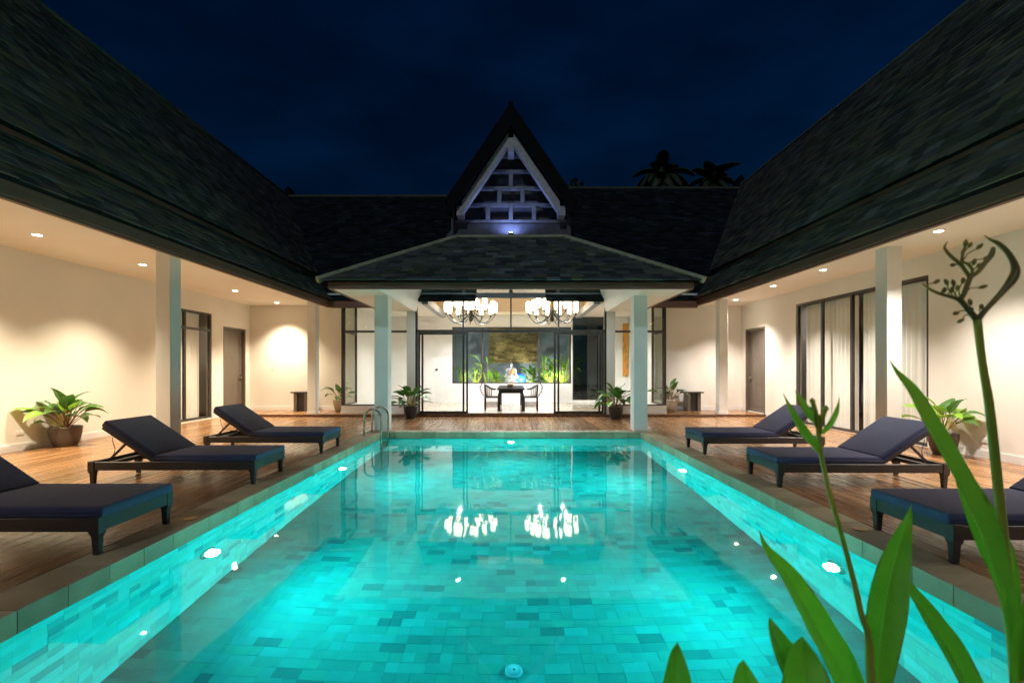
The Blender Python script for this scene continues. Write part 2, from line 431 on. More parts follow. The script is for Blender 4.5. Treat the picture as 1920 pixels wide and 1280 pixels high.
M['bark'] = pmat('palm_bark', (0.06, 0.05, 0.04), (0.09, 0.07, 0.05), rough=0.9, scale=6, bump=0.5)
M['socket'] = pmat('white_plastic', (0.78, 0.76, 0.70), rough=0.35)
M['grass'] = pmat('dark_ground', (0.03, 0.045, 0.02), (0.05, 0.05, 0.03), rough=0.95, scale=0.6, bump=0.4, bscale=4)
M['lamp_warm'] = emat('downlight_lens', (1.0, 0.80, 0.55), 45)
M['lamp_cool'] = emat('porch_lens', (0.85, 0.92, 1.0), 120)
M['lamp_gable'] = emat('gable_lens', (0.75, 0.85, 1.0), 60)
M['lamp_pool'] = emat('pool_lens', (0.22, 1.0, 0.98), E_POOL)
M['shade'] = emat('frosted_shade', (1.0, 0.85, 0.62), 7.5)
M['globe'] = emat('blue_globe', (0.01, 0.12, 0.62), 0.8)  # glow imitating a blue reflection in the hall glass
M['globehot'] = emat('blue_globe_core', (0.3, 0.65, 1.0), 8)  # bright highlight of that imitated reflection
M['spotlens'] = emat('garden_lens', (0.9, 1.0, 0.8), 15)

def water_mat():
    m, n, l, b = nmat('pool_water'); n.remove(b)
    g = n.new('ShaderNodeBsdfGlass'); g.inputs['IOR'].default_value = 1.33; g.inputs['Roughness'].default_value = 0.028
    g.inputs['Color'].default_value = (0.93, 1.0, 0.99, 1)
    geo = n.new('ShaderNodeNewGeometry')
    mp = n.new('ShaderNodeMapping'); mp.inputs['Scale'].default_value = (1.0, 0.55, 1.0); l.new(geo.outputs['Position'], mp.inputs['Vector'])
    t = n.new('ShaderNodeTexNoise'); t.inputs['Scale'].default_value = 1.5; t.inputs['Detail'].default_value = 2.0
    t2 = n.new('ShaderNodeTexNoise'); t2.inputs['Scale'].default_value = 9.0; t2.inputs['Detail'].default_value = 1.0
    l.new(mp.outputs[0], t.inputs['Vector']); l.new(mp.outputs[0], t2.inputs['Vector'])
    ad = n.new('ShaderNodeMath'); ad.operation = 'MULTIPLY_ADD'; ad.inputs[1].default_value = 0.05
    l.new(t2.outputs['Fac'], ad.inputs[0]); l.new(t.outputs['Fac'], ad.inputs[2])
    bp = n.new('ShaderNodeBump'); bp.inputs['Strength'].default_value = 1.0; bp.inputs['Distance'].default_value = 0.005
    l.new(ad.outputs[0], bp.inputs['Height']); l.new(bp.outputs[0], g.inputs['Normal'])
    l.new(g.outputs[0], n['Material Output'].inputs['Surface'])
    return m
M['water'] = water_mat()

def painting_mat():
    m, n, l, b = nmat('abstract_gold_painting')
    geo = n.new('ShaderNodeNewGeometry')
    mp = n.new('ShaderNodeMapping'); mp.inputs['Scale'].default_value = (4.0, 1, 1.6); l.new(geo.outputs['Position'], mp.inputs['Vector'])
    t = n.new('ShaderNodeTexNoise'); t.inputs['Scale'].default_value = 1.8; t.inputs['Detail'].default_value = 3; t.inputs['Distortion'].default_value = 1.2
    l.new(mp.outputs[0], t.inputs['Vector'])
    r = n.new('ShaderNodeValToRGB'); e = r.color_ramp.elements
    e[0].position = .3; e[0].color = (0.08, 0.10, 0.03, 1); e[1].position = .72; e[1].color = (0.55, 0.10, 0.05, 1)
    for p, c in ((.42, (0.42, 0.26, 0.04, 1)), (.5, (0.72, 0.38, 0.06, 1)), (.58, (0.75, 0.22, 0.05, 1)), (.65, (0.7, 0.45, 0.1, 1))):
        x = e.new(p); x.color = c
    l.new(t.outputs['Fac'], r.inputs[0]); l.new(r.outputs[0], b.inputs['Base Color'])
    b.inputs['Roughness'].default_value = .6
    return m
M['painting'] = painting_mat()

# ------------------------------------------------------------------ ground and palm-tree horizon
g = MB()
X0, X1, Y0, Y1 = -13.0, 12.0, -4.0, 24.0
for q in ([(-600,-600),(600,-600),(600,Y0),(-600,Y0)], [(-600,Y1),(600,Y1),(600,900),(-600,900)],
          [(-600,Y0),(X0,Y0),(X0,Y1),(-600,Y1)], [(X1,Y0),(600,Y0),(600,Y1),(X1,Y1)]):
    g.poly([(x, y, -0.06) for x, y in q])
struct('ground', g, M['grass'])

# ------------------------------------------------------------------ pool
PX, PYF, PYN, ZW, ZB = 2.85, 9.96, 1.40, -0.15, -1.55      # half width, far and near end, water level, floor level
pb = MB()
pb.box(-PX-.3, -PX-.012, PYN-.3, PYF+.3, ZB-.2, -.135).box(PX+.012, PX+.3, PYN-.3, PYF+.3, ZB-.2, -.135)
pb.box(-PX-.012, PX+.012, PYF+.012, PYF+.3, ZB-.2, -.135).box(-PX-.012, PX+.012, PYN-.3, PYN-.012, ZB-.2, -.135)
pb.box(-PX-.012, PX+.012, PYN-.012, PYF+.012, ZB-.2, ZB-.012)
pool = struct('pool', pb, M['grout'])
pcs = []
TW, TH, GAP = 0.20, 0.10, 0.0012
y = PYN; row = 0
while y < PYF-.02:
    y2 = min(y+TH, PYF); x = -PX - (row % 2)*TW/2*1.0; row += 1
    while x < PX:
        w = TW if random.random() > .35 else TW/2
        a, b = max(x, -PX), min(x+w, PX)
        if b-a > .03:
            pcs.append((Vector(((a+b)/2, (y+y2)/2, ZB-.006+random.uniform(-.0015, .0015))), Vector((b-a-GAP, 0, 0)), Vector((0, y2-y-GAP, 0)), Vector((0, 0, .010))))
        x += w
    y += TH
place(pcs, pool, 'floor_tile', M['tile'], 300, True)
pcs = []
def wall_tiles(o, u, length, n):
    z = ZB; r = 0
    while z < -.17:
        z2 = min(z+TH, -.135); s = -(r % 2)*TW/2; r += 1
        while s < length:
            w = TW if random.random() > .45 else TW/2
            a, b = max(s, 0), min(s+w, length)
            if b-a > .03:
                pcs.append((o+u*((a+b)/2)+Vector((0,0,(z+z2)/2))+n*(-.006+random.uniform(-.0015,.0015)), u*(b-a-GAP), Vector((0,0,z2-z-GAP)), n*.012))
            s += w
        z += TH
wall_tiles(Vector((-PX, PYN, 0)), Vector((0,1,0)), PYF-PYN, Vector((1,0,0)))
wall_tiles(Vector((PX, PYN, 0)), Vector((0,1,0)), PYF-PYN, Vector((-1,0,0)))
wall_tiles(Vector((-PX, PYF, 0)), Vector((1,0,0)), 2*PX, Vector((0,-1,0)))
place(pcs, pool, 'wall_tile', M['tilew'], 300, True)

water = struct('water', MB().poly([(-PX-.01, PYN-.01, ZW), (PX+.01, PYN-.01, ZW), (PX+.01, PYF+.01, ZW), (-PX-.01, PYF+.01, ZW)]), M['water'], recalc=False)

# coping: separate stones round the pool
cop = struct('pool_coping', MB().box(-3.14, -2.90, PYN, 10.2, -.16, -.135).box(2.90, 3.14, PYN, 10.2, -.16, -.135).box(-2.90, 2.90, 10.0, 10.2, -.16, -.135), M['concrete'])
pcs = []
for s in (-1, 1):
    y = 1.1
    while y < 9.93-.01:
        L = min(random.choice((.30, .30, .30, .45)), 9.93-y)
        if 9.93-y-L < .1: L = 9.93-y
        pcs.append((Vector((s*2.985, y+L/2, -.0675+random.uniform(-.002, .002))), Vector((.33, 0, 0)), Vector((0, L-.006, 0)), Vector((0, 0, .135))))
        y += L
x = -3.15
while x < 3.15-.01:
    L = min(.30, 3.15-x)
    if 3.15-x-L < .12: L = 3.15-x
    pcs.append((Vector((x+L/2, 10.075, -.0675+random.uniform(-.002, .002))), Vector((L-.006, 0, 0)), Vector((0, .28, 0)), Vector((0, 0, .135))))
    x += L
    pcs.append((Vector((x-L/2, 1.0, -.0675)), Vector((L-.006, 0, 0)), Vector((0, .19, 0)), Vector((0, 0, .135))))
place(pcs, cop, 'coping_stone', M['coping'], 300)

# planting bed under and around the camera
bed = struct('planting_bed', MB().box(-3.15, 3.15, -3.9, .90, -.4, -.02), M['soil'])

# ------------------------------------------------------------------ decks
def deck(name, x0, x1, y0, y1, w, lens):
    base = struct(name, MB().box(x0, x1, y0, y1, -.25, -.03), M['under'])
    pcs = []
    n = round((x1-x0)/w); w = (x1-x0)/n
    for i in range(n):
        y = y0 - (random.uniform(0, lens*.8) if y1-y0 > lens*1.3 else 0)
        while y < y1-.02:
            L = lens*random.uniform(.85, 1.15) if y1-y0 > lens*1.3 else y1-y0
            a, b = max(y, y0), min(y+L, y1)
            if y1-b < .25: b = y1
            if b-a > .05:
                pcs.append((Vector((x0+(i+.5)*w, (a+b)/2, -.0135+random.uniform(-.0012, .0012))), Vector((w-.005, 0, 0)), Vector((0, b-a-.003, 0)), Vector((0, 0, .027))))
            y += L
            if b == y1: break
    place(pcs, base, 'plank', M['deck'], 300)
deck('deck_left', -8.29, -3.155, -3.0, 13.05, .14, 3.6)
deck('deck_right', 3.155, 7.33, -3.0, 13.05, .14, 3.6)
deck('deck_centre', -3.15, 3.15, 10.22, 13.05, .14, 3.6)

# raised platform at the far end of both galleries
plat = struct('platform', MB().box(-8.29, -4.96, 13.06, 14.6, -.2, .05).box(4.54, 7.33, 13.06, 14.6, -.2, .05).box(-4.96, 4.54, 13.06, 17.7, -.2, .05), M['fasciax'])
pcs = []
for a, b, y1 in ((-8.29, -4.96, 14.45), (4.54, 7.33, 14.45), (-4.96, 4.54, 13.30)):
    n = round((b-a)/.14); w = (b-a)/n
    for i in range(n):
        pcs.append((Vector((a+(i+.5)*w, (13.05+y1)/2, .06)), Vector((w-.005, 0, 0)), Vector((0, y1-13.05, 0)), Vector((0, 0, .02))))
place(pcs, plat, 'plank', M['deck'], 300)
pcs = []
for i in range(16):
    for j in range(8):
        xa = -4.90+i*.589; ya = 13.31+j*.54
        pcs.append((Vector((xa+.2945, ya+.27, .066)), Vector((.587, 0, 0)), Vector((0, .538, 0)), Vector((0, 0, .022))))
hf = struct('hall_floor', MB().box(-4.95, 4.53, 13.302, 17.69, .051, .056), M['grout'])
place(pcs, hf, 'floor_tile', M['hallfloor'], 300)

# ------------------------------------------------------------------ building helpers
def holed(mb, axis, c0, c1, u0, u1, z0, z1, holes):
    """slab of constant x (axis 'x') or constant y (axis 'y') with rectangular holes (u0,u1,z0,z1)"""
    def bx(a, b, za, zb):
        if b-a < .001 or zb-za < .001: return
        if axis == 'x': mb.box(min(c0,c1), max(c0,c1), a, b, za, zb)
        else: mb.box(a, b, min(c0,c1), max(c0,c1), za, zb)
    u = u0
    for a, b, za, zb in sorted(holes):
        bx(u, a, z0, z1); bx(a, b, z0, za); bx(a, b, zb, z1); u = b
    bx(u, u1, z0, z1)
    return mb

def shingles(O, u, v, n, ulen, vlen, tw, ex, clip=None, thick=.020):
    pcs = []; j = 0
    O = Vector(O); tilt = .085
    vt = (v*math.cos(tilt)-n*math.sin(tilt)).normalized(); nt = (n*math.cos(tilt)+v*math.sin(tilt)).normalized()
    while j*ex < vlen-.02:
        s = -random.uniform(0, tw)
        while s < ulen:
            w = tw*random.uniform(.75, 1.2)
            a, b = max(s, 0), min(s+w, ulen)
            s += w
            if b-a < .05: continue
            uc = (a+b)/2; vc = j*ex+ex*.5
            if clip:
                lo, hi = clip(vc)
                a, b = max(a, lo), min(b, hi); uc = (a+b)/2
                if b-a < .05: continue
            jit = random.uniform(-.012, .012)
            pcs.append((O+u*uc+v*(vc+jit)+n*(.020+random.uniform(-.003, .006)), u*(b-a-.006), vt*(ex*1.3), nt*thick))
        j += 1
    return pcs

def text_part(name, txt, size, mat, parent, loc, rot):
    cu = bpy.data.curves.new(name, 'FONT'); cu.body = txt; cu.size = size; cu.extrude = .004
    cu.align_x = 'CENTER'; cu.align_y = 'CENTER'
    to = bpy.data.objects.new(name, cu); COL.objects.link(to)
    bpy.context.view_layer.update()
    me = bpy.data.meshes.new_from_object(to.evaluated_get(bpy.context.evaluated_depsgraph_get()))
    bpy.data.objects.remove(to)
    me.materials.append(mat); me.name = name
    o = bpy.data.objects.new(name, me); COL.objects.link(o); o.parent = parent
    o.location = Vector(loc)-wloc(parent); o.rotation_euler = rot
    return o

ZC = 3.38   # gallery ceiling

def window_x(parent, sx, Xw, y0, y1, z0, z1, mull, transom, name='window', paneM='glass', fr=.06):
    """window lying in a wall of constant x"""
    xa, xb = sx*(Xw+.02), sx*(Xw+.09)
    m = MB(); x_lo, x_hi = min(xa, xb), max(xa, xb)
    m.box(x_lo, x_hi, y0, y1, z0, z0+fr).box(x_lo, x_hi, y0, y1, z1-fr, z1)
    m.box(x_lo, x_hi, y0, y0+fr, z0+fr, z1-fr).box(x_lo, x_hi, y1-fr, y1, z0+fr, z1-fr)
    w = m.build(name, M['frame'], parent)
    ys = [y0+fr]+[c for c in mull]+[y1-fr]
    for c in mull:
        MB().box(x_lo+.004, x_hi-.004, c-.03, c+.03, z0+fr, z1-fr).build('mullion', M['frame'], w)
    zs = [z0+fr]+([transom] if transom else [])+[z1-fr]
    xc = (xa+xb)/2
    for i in range(len(ys)-1):
        a = ys[i]+(.03 if i else 0); b = ys[i+1]-(.03 if i < len(ys)-2 else 0)
        if transom: MB().box(x_lo+.006, x_hi-.006, a, b, transom-.03, transom+.03).build('transom', M['frame'], w)
        for k in range(len(zs)-1):
            za = zs[k]+(.03 if k else 0); zb = zs[k+1]-(.03 if k < len(zs)-2 else 0)
            MB().box(xc-.004, xc+.004, a, b, za, zb).build('pane', M[paneM], w)
    return w

def window_y(parent, Yw, x0, x1, z0, z1, mull, transom, name='window', paneM='glass', fr=.06, dp=.07, mw=.05):
    """window lying in a wall of constant y"""
    m = MB(); ya, yb = Yw, Yw+dp
    m.box(x0, x1, ya, yb, z0, z0+fr).box(x0, x1, ya, yb, z1-fr, z1)
    m.box(x0, x0+fr, ya, yb, z0+fr, z1-fr).box(x1-fr, x1, ya, yb, z0+fr, z1-fr)
    w = m.build(name, M['frame'], parent)
    xs = [x0+fr]+list(mull)+[x1-fr]; h = mw/2
    for c in mull:
        MB().box(c-h, c+h, ya+.004, yb-.004, z0+fr, z1-fr).build('mullion', M['frame'], w)
    zs = [z0+fr]+([transom] if transom else [])+[z1-fr]; yc = (ya+yb)/2
    for i in range(len(xs)-1):
        a = xs[i]+(h if i else 0); b = xs[i+1]-(h if i < len(xs)-2 else 0)
        if transom: MB().box(a, b, ya+.006, yb-.006, transom-.03, transom+.03).build('transom', M['frame'], w)
        for k in range(len(zs)-1):
            za = zs[k]+(.03 if k else 0); zb = zs[k+1]-(.03 if k < len(zs)-2 else 0)
            MB().box(a, b, yc-.004, yc+.004, za, zb).build('pane', M[paneM], w)
    return w

def door_x(parent, sx, Xw, y0, y1, z0, z1, number, label):
    lo = lambda a, b: (min(sx*a, sx*b), max(sx*a, sx*b))
    xa, xb = lo(Xw-.012, Xw+.14)
    m = MB().box(xa, xb, y0, y0+.05, z0, z1).box(xa, xb, y1-.05, y1, z0, z1).box(xa, xb, y0+.05, y1-.05, z1-.05, z1)
    fr = m.build('door_frame', M['door'], parent)
    xa, xb = lo(Xw+.085, Xw+.13)
    d = MB().box(xa, xb, y0+.052, y1-.052, z0+.008, z1-.052).build('door', M['door'], parent)
    tag(d, label)
    pa, pb_ = lo(Xw+.078, Xw+.0851)
    for za, zb in ((z0+.18, z0+.85), (z0+1.05, z1-.2)):
        mm = MB().box(pa, pb_, y0+.17, y0+.19, za, zb).box(pa, pb_, y1-.19, y1-.17, za, zb).box(pa, pb_, y0+.19, y1-.19, za, za+.02).box(pa, pb_, y0+.19, y1-.19, zb-.02, zb)
        mm.build('panel_moulding', M['door'], d)
    hx, hy = Xw+.085, y1-.13
    a, b = lo(hx-.012, hx+.001)
    hm = MB().box(a, b, hy-.03, hy+.03, z0+.95, z0+1.12)
    a, b = lo(hx-.06, hx-.035)
    hm.box(a, b, hy-.14, hy+.02, z0+1.03, z0+1.055)
    a, b = lo(hx-.05, hx-.01)
    hm.box(a, b, hy-.012, hy+.012, z0+1.03, z0+1.055)
    hm.build('handle', M['steel'], d, bevel=.004)
    text_part('number', number, .16, M['steel'], d, (sx*(Xw+.080), (y0+y1)/2, z0+1.62), (R(90), 0, R(-90) if sx > 0 else R(90)))
    return d

def column(parent, x0, x1, y0, y1, z0, z1, base=True):
    c = MB().box(x0, x1, y0, y1, z0, z1).build('column', M['column'], parent, bevel=.006, seg=1)
    if base:
        MB().box(x0-.012, x1+.012, y0-.012, y1+.012, z0, z0+.09).build('column_base', M['white'], c, bevel=.004, seg=1)
    return c

def wing(sx, Xw, Xe, m2, label, wins, door_no, door_label, xbay, cols):
    lo = lambda a, b: (min(sx*a, sx*b), max(sx*a, sx*b))
    t = thing('villa_wing', label, 'building', (sx*6.5, 6.0, 0), 0, 'gallery wings along the pool')
    YA, YB = -2.6, 14.45
    holes = [(w[0], w[1], w[2], w[3]) for w in wins] + [(13.12, 14.20, .07, 2.60)]
    holed(MB(), 'x', sx*Xw, sx*(Xw+.15), YA, YB+.15, -.1, ZC+.3, holes).build('wall', M['wall'], t)
    a, b = lo(xbay, Xw)
    MB().box(a, b, YB, YB+.15, .0, ZC+.3).build('end_wall', M['wall'], t)
    # skirting boards
    sk = MB(); xa, xb = lo(Xw-.016, Xw+.001)
    u = YA
    for h in sorted(holes):
        base_z = .07 if u > 13.0 else 0
        sk.box(xa, xb, u, min(h[0], 13.05) if u < 13.0 else h[0], base_z, base_z+.12)
        u = h[1]
    sk.box(xa, xb, u, YB, .07, .19)
    a, b = lo(xbay+.02, Xw-.016)
    sk.box(a, b, YB-.016, YB+.001, .07, .19)
    sk.build('skirting', M['white'], t)
    # ceiling, fascia boards, roofs
    c1, c2 = .339*Xe, .378*Xe
    a, b = lo(Xe+.10, Xw+.001)
    MB().box(a, b, YA, YB+.01, ZC, ZC+.06).build('ceiling', M['ceil'], t)
    za, zb = H+c1, H+c2
    a, b = lo(Xe, Xe+.05)
    fb = MB().box(a, b, YA, 12.95, za+.03, zb).build('fascia_board', M['fascia'], t, bevel=.006, seg=1)
    a, b = lo(Xe+.03, Xe+.10)
    MB().box(a, b, YA, 12.98, za, za+.045).build('drip_board', M['fascia'], fb)
    a, b = lo(Xe+.052, Xe+.098)
    MB().box(a, b, YA, 13.0, za+.046, ZC+.05).build('inner_fascia', M['ceil'], fb)
    u = Vector((0, 1, 0))
    # lower skirt roof
    tl = .139*Xe
    P0 = Vector((sx*(Xe-.03), YA, zb+.005)); v = Vector((sx, 0, 1)).normalized(); n = Vector((-sx, 0, 1)).normalized()
    Ls = tl*math.sqrt(2)
    r1 = MB().prism([P0, P0+v*(Ls+.25), P0+v*(Ls+.25)-n*.05, P0-n*.05], (0, 15.6-YA, 0)).build('lower_roof', M['roofbase'], t)
    p1 = shingles(P0, u, v, n, 15.5-YA, Ls+.15, .27, .15)
    place(p1, r1, 'shingle', M['shingle'], 140)
    # upper fascia
    Xu = 1.139*Xe; zu0, zu1 = H+.454*Xu, H+.482*Xu
    a, b = lo(Xu-.01, Xu+.05)
    uf = MB().box(a, b, YA, 13.7, zu0, zu1).build('upper_fascia', M['fascia'], t, bevel=.006, seg=1)
    a, b = lo(Xu+.02, Xu+.06)
    MB().box(a, b, YA, 13.7, zu0-.06, zu0).build('drip_board', M['fascia'], uf)
    # upper roof
    Xs = Xu-.05; zs = zu1+.005
    tt = (.7695 if sx < 0 else .795)
    run = (tt*Xs-(zs-H))/(m2-tt)
    v = Vector((sx, 0, m2)).normalized(); n = Vector((-sx*m2, 0, 1)).normalized()
    Lv = run*math.sqrt(1+m2*m2)
    P0 = Vector((sx*Xs, YA, zs)); top = P0+v*Lv
    far = 18.2
    base = MB().prism([P0, top, top+Vector((sx*run*1.05, 0, -m2*run*1.05)), top+Vector((sx*run*1.0, 0, -m2*run*1.05-.1)), top-Vector((0,0,.12)), P0-n*.05], (0, far-YA, 0))
    r2 = base.build('upper_roof', M['roofbase'], t)
    p2 = shingles(P0, u, v, n, far-YA, Lv, .26, .16)
    place(p2, r2, 'shingle', M['shingle'], 300)
    MB().tube([top+Vector((0, 0, .0)), top+Vector((0, far-YA, 0))], .09, 8).build('ridge_cap', M['ridge'], r2)
    # gablet peak where the ridge ends
    e = top+Vector((0, far-YA, 0))
    MB().prism([e+Vector((-.62, -.15, -.75)), e+Vector((.62, -.15, -.75)), e+Vector((0, -.15, .42))], (0, .5, 0)).build('ridge_peak', M['roofbase'], r2)
    # outer wall and room floor behind the windows
    Xo = Xs+2*run-.7
    a, b = lo(Xo, Xo+.15)
    MB().box(a, b, YA, far, -.1, 3.6).build('outer_wall', M['wall'], t)
    a, b = lo(Xw+.15, Xo)
    MB().box(a, b, YA, YB, -.1, -.01).build('room_floor', M['deck'], t)
    MB().box(a, b, YA, YB, 3.35, 3.42).build('room_ceiling', M['ceil'], t)
    MB().box(a, b, YB, YB+.15, -.1, 3.6).box(a, b, YA-.15, YA, -.1, 3.6).build('room_wall', M['wall'], t)
    # columns
    for x, y, z in cols:
        a, b = lo(x, x+.245)
        column(t, a, b, y, y+.245, z, ZC+.005)
    # openings
    for (y0, y1, z0, z1, mull, tr) in wins:
        window_x(t, sx, Xw, y0, y1, z0, z1, mull, tr, paneM='winglass')
    door_x(t, sx, Xw, 13.12, 14.20, .07, 2.60, door_no, door_label)
    return t

XL, XR = 8.29, 7.33
wl_ = wing(-1, XL, 5.13, 1.30, 'cream walled villa wing with dark shingled roof along the left side of the pool',
     [(10.67, 12.62, .03, 2.90, [11.62], 2.43)], '1', 'taupe door in the left gallery with a small number plate', 4.97,
     [(5.62, 7.51, 0), (5.62, 13.10, .07)])
wr_ = wing(1, XR, 5.30, 1.375, 'cream walled villa wing with dark shingled roof along the right side of the pool',
     [(7.99, 11.72, .0, 3.03, [8.92, 9.84, 10.78], None)], '7', 'taupe panelled door numbered 7', 4.55,
     [(6.15, 7.44, 0), (6.0, 13.10, .07)])

def curtain(x, y0, y1, z0, z1, label, seed):
    random.seed(seed)
    rows = []; n = int((y1-y0)/.012); ph = random.uniform(0, 6)
    nz_ = 6
    for j in range(nz_+1):
        f = j/nz_; z = z0+(z1-z0)*f; r = []
        for i in range(n+1):
            y = y0+(y1-y0)*i/n
            w = noise.noise(Vector((y*3.1, seed, f*.25)))*1.6
            a = .011*(1.1-.35*f)*math.sin(y*46+ph+3*w)+.0025*math.sin(y*97+ph*2+w*5)
            r.append((x+a, y, z))
        rows.append(r)
    o = MB().grid(rows).build('curtain', M['curtain'], smooth=True, recalc=False)
    return tag(o, label, 'curtain', 'sheer curtains')
curtain(-(XL+.24), 10.75, 12.45, .05, 2.86, 'white sheer curtain behind the transomed window of the left gallery', 3)
curtain(XR+.24, 9.90, 11.66, .03, 2.98, 'white sheer curtain behind the far panes of the long right gallery window', 5)
curtain(XR+.24, 8.05, 9.78, .03, 2.98, 'white sheer curtain behind the near panes of the long window, partly hidden by a column', 8)
random.seed(21)

# ------------------------------------------------------------------ hall at the far end, porch and gable
hall = thing('villa_hall', 'glass fronted villa hall with hipped porch roof and lit triangular gable beyond the pool', 'building', (0, 13.1, 0))
YF, YK = 13.10, 17.6
ZH = 3.40
# walls
hw = MB()
holed(hw, 'y', YK, YK+.15, -4.97, 4.55, .05, ZH+.1, [(-2.27, 2.33, .81, 2.99), (2.38, 3.62, .07, ZH-.02)])
hw.build('back_wall', M['white'], hall)
MB().box(-5.10, -4.97, 14.60, YK+.15, .05, ZH+.1).build('side_wall', M['white'], hall)
MB().box(4.55, 4.68, 14.60, YK+.15, .05, ZH+.1).build('side_wall', M['white'], hall)
# flat ceiling with raised centre and rim beams
MB().box(-4.97, -2.75, 13.32, YK, ZH, ZH+.1).box(2.75, 4.55, 13.32, YK, ZH, ZH+.1).box(-2.75, 2.75, 17.0, YK, ZH, ZH+.1).build('ceiling', M['ceil'], hall)
MB().box(-2.78, -2.72, 13.25, 17.0, ZH+.1, 4.55).box(2.72, 2.78, 13.25, 17.0, ZH+.1, 4.55).box(-2.78, 2.78, 17.0, 17.06, ZH+.1, 4.55).box(-2.78, 2.78, 13.25, 17.06, 4.5, 4.56).build('coffer', M['coffer'], hall)
for s in (-1, 1):
    a, b = sorted((s*2.42, s*2.60))
    MB().box(a, b, 13.3, 16.9, 3.26, 3.46).build('ceiling_beam', M['gablewood'], hall)
    a, b = sorted((s*2.70, s*2.80))
    MB().box(a, b, 13.3, 17.0, ZH-.07, ZH+.002).build('cornice', M['white'], hall)
for y in (14.1, 15.9):
    MB().box(-2.42, 2.42, y, y+.14, 3.95, 4.15).build('tie_beam', M['gablewood'], hall)
# sill of back window and its frames
window_y(hall, YK+.03, -2.27, 2.33, .81, 2.99, [-1.09, 1.09], None, 'back_window', 'glass', .05, .07, .06)
window_y(hall, YK+.03, 2.38, 3.62, .07, ZH-.02, [], None, 'garden_door', 'dkglass', .04, .06)
MB().box(-4.95, 4.53, YK-.014, YK+.001, .075, .17).build('skirting', M['white'], hall)
# front glazing
fz = MB().box(-2.75, 2.75, YF, YF+.10, 2.42, 2.50).box(-2.75, 2.75, YF, YF+.10, .071, .10).box(-2.75, -2.69, YF, YF+.1, .10, 3.42).box(2.69, 2.75, YF, YF+.1, .10, 3.42)
fw = fz.build('front_frame', M['frame'], hall)
for c in (-1.375, 0, 1.375):
    MB().box(c-.022, c+.022, YF+.01, YF+.09, 2.50, 3.42).build('mullion', M['frame'], fw)
xs = [-2.69, -1.375, 0, 1.375, 2.69]
for i in range(4):
    MB().box(xs[i]+(.022 if i else 0), xs[i+1]-(.022 if i < 3 else 0), YF+.045, YF+.052, 2.50, 3.42).build('pane', M['glass'], fw)
def glass_door(x0, x1, y, name):
    m = MB().box(x0, x0+.055, y, y+.035, .10, 2.42).box(x1-.055, x1, y, y+.035, .10, 2.42)
    m.box(x0+.055, x1-.055, y, y+.035, .10, .155).box(x0+.055, x1-.055, y, y+.035, 2.36, 2.42)
    d = m.build(name, M['frame'], hall)
    MB().box(x0+.055, x1-.055, y+.014, y+.021, .155, 2.36).build('pane', M['glass'], d)
    return d
glass_door(-2.68, -1.345, YF+.056, 'fixed_panel'); glass_door(1.345, 2.68, YF+.056, 'fixed_panel')
for s in (-1, 1):
    a, b = sorted((s*2.58, s*1.235))
    d = glass_door(a, b, YF+.012, 'sliding_door')
    hx = s*1.262
    MB().box(hx-.012, hx+.012, YF-.03, YF+.013, .98, 1.28).build('handle', M['steel'], d, bevel=.004)
# dark beam and clerestory over the glazing
MB().box(-2.75, 2.75, YF-.02, YF+.12, 3.421, 3.56).build('front_beam', M['bluebeam'], hall)
for i in range(5):
    c = -2.72+i*1.36
    MB().box(c-.05, c+.05, YF, YF+.10, 3.561, 3.90).build('clerestory_post', M['gabledark'], hall)
for i in range(4):
    c = -2.72+i*1.36
    MB().box(c+.05, c+1.31, YF+.045, YF+.052, 3.561, 3.90).build('clerestory_pane', M['glass'], hall)
# posts each side of the glazing, pool-end pillars
for s in (-1, 1):
    a, b = sorted((s*2.755, s*2.995)); column(hall, a, b, 13.08, 13.32, .07, 4.15, False)
    a, b = sorted((s*2.72, s*3.02)); column(hall, a, b, 10.06, 10.36, 0, 3.02, False)
# glazed corner bays beside the front
for s, xo in ((-1, 4.97), (1, 4.55)):
    a, b = sorted((s*2.997, s*xo))
    pl = MB().box(a, b, 13.31, 13.43, .07, .30).build('bay_plinth', M['white'], hall)
    MB().box(a-.01, b+.01, 13.296, 13.44, .07, .15).build('skirting', M['white'], pl)
    xa, xb = sorted((s*(xo-.12), s*xo))
    MB().box(xa, xb, 13.43, 14.45, .07, .30).build('bay_plinth', M['white'], hall)
    window_y(hall, 13.33, a, b, .30, ZH, [], 2.47, 'bay_window', 'greenglass', .035, .06)
    window_x(hall, s, xo-.11, 13.40, 14.45, .30, ZH, [], 2.47, 'bay_window', 'greenglass', .035)
    MB().box(a, b, 13.31, 14.6, ZH+.001, ZH+.06).build('bay_ceiling', M['ceil'], hall)
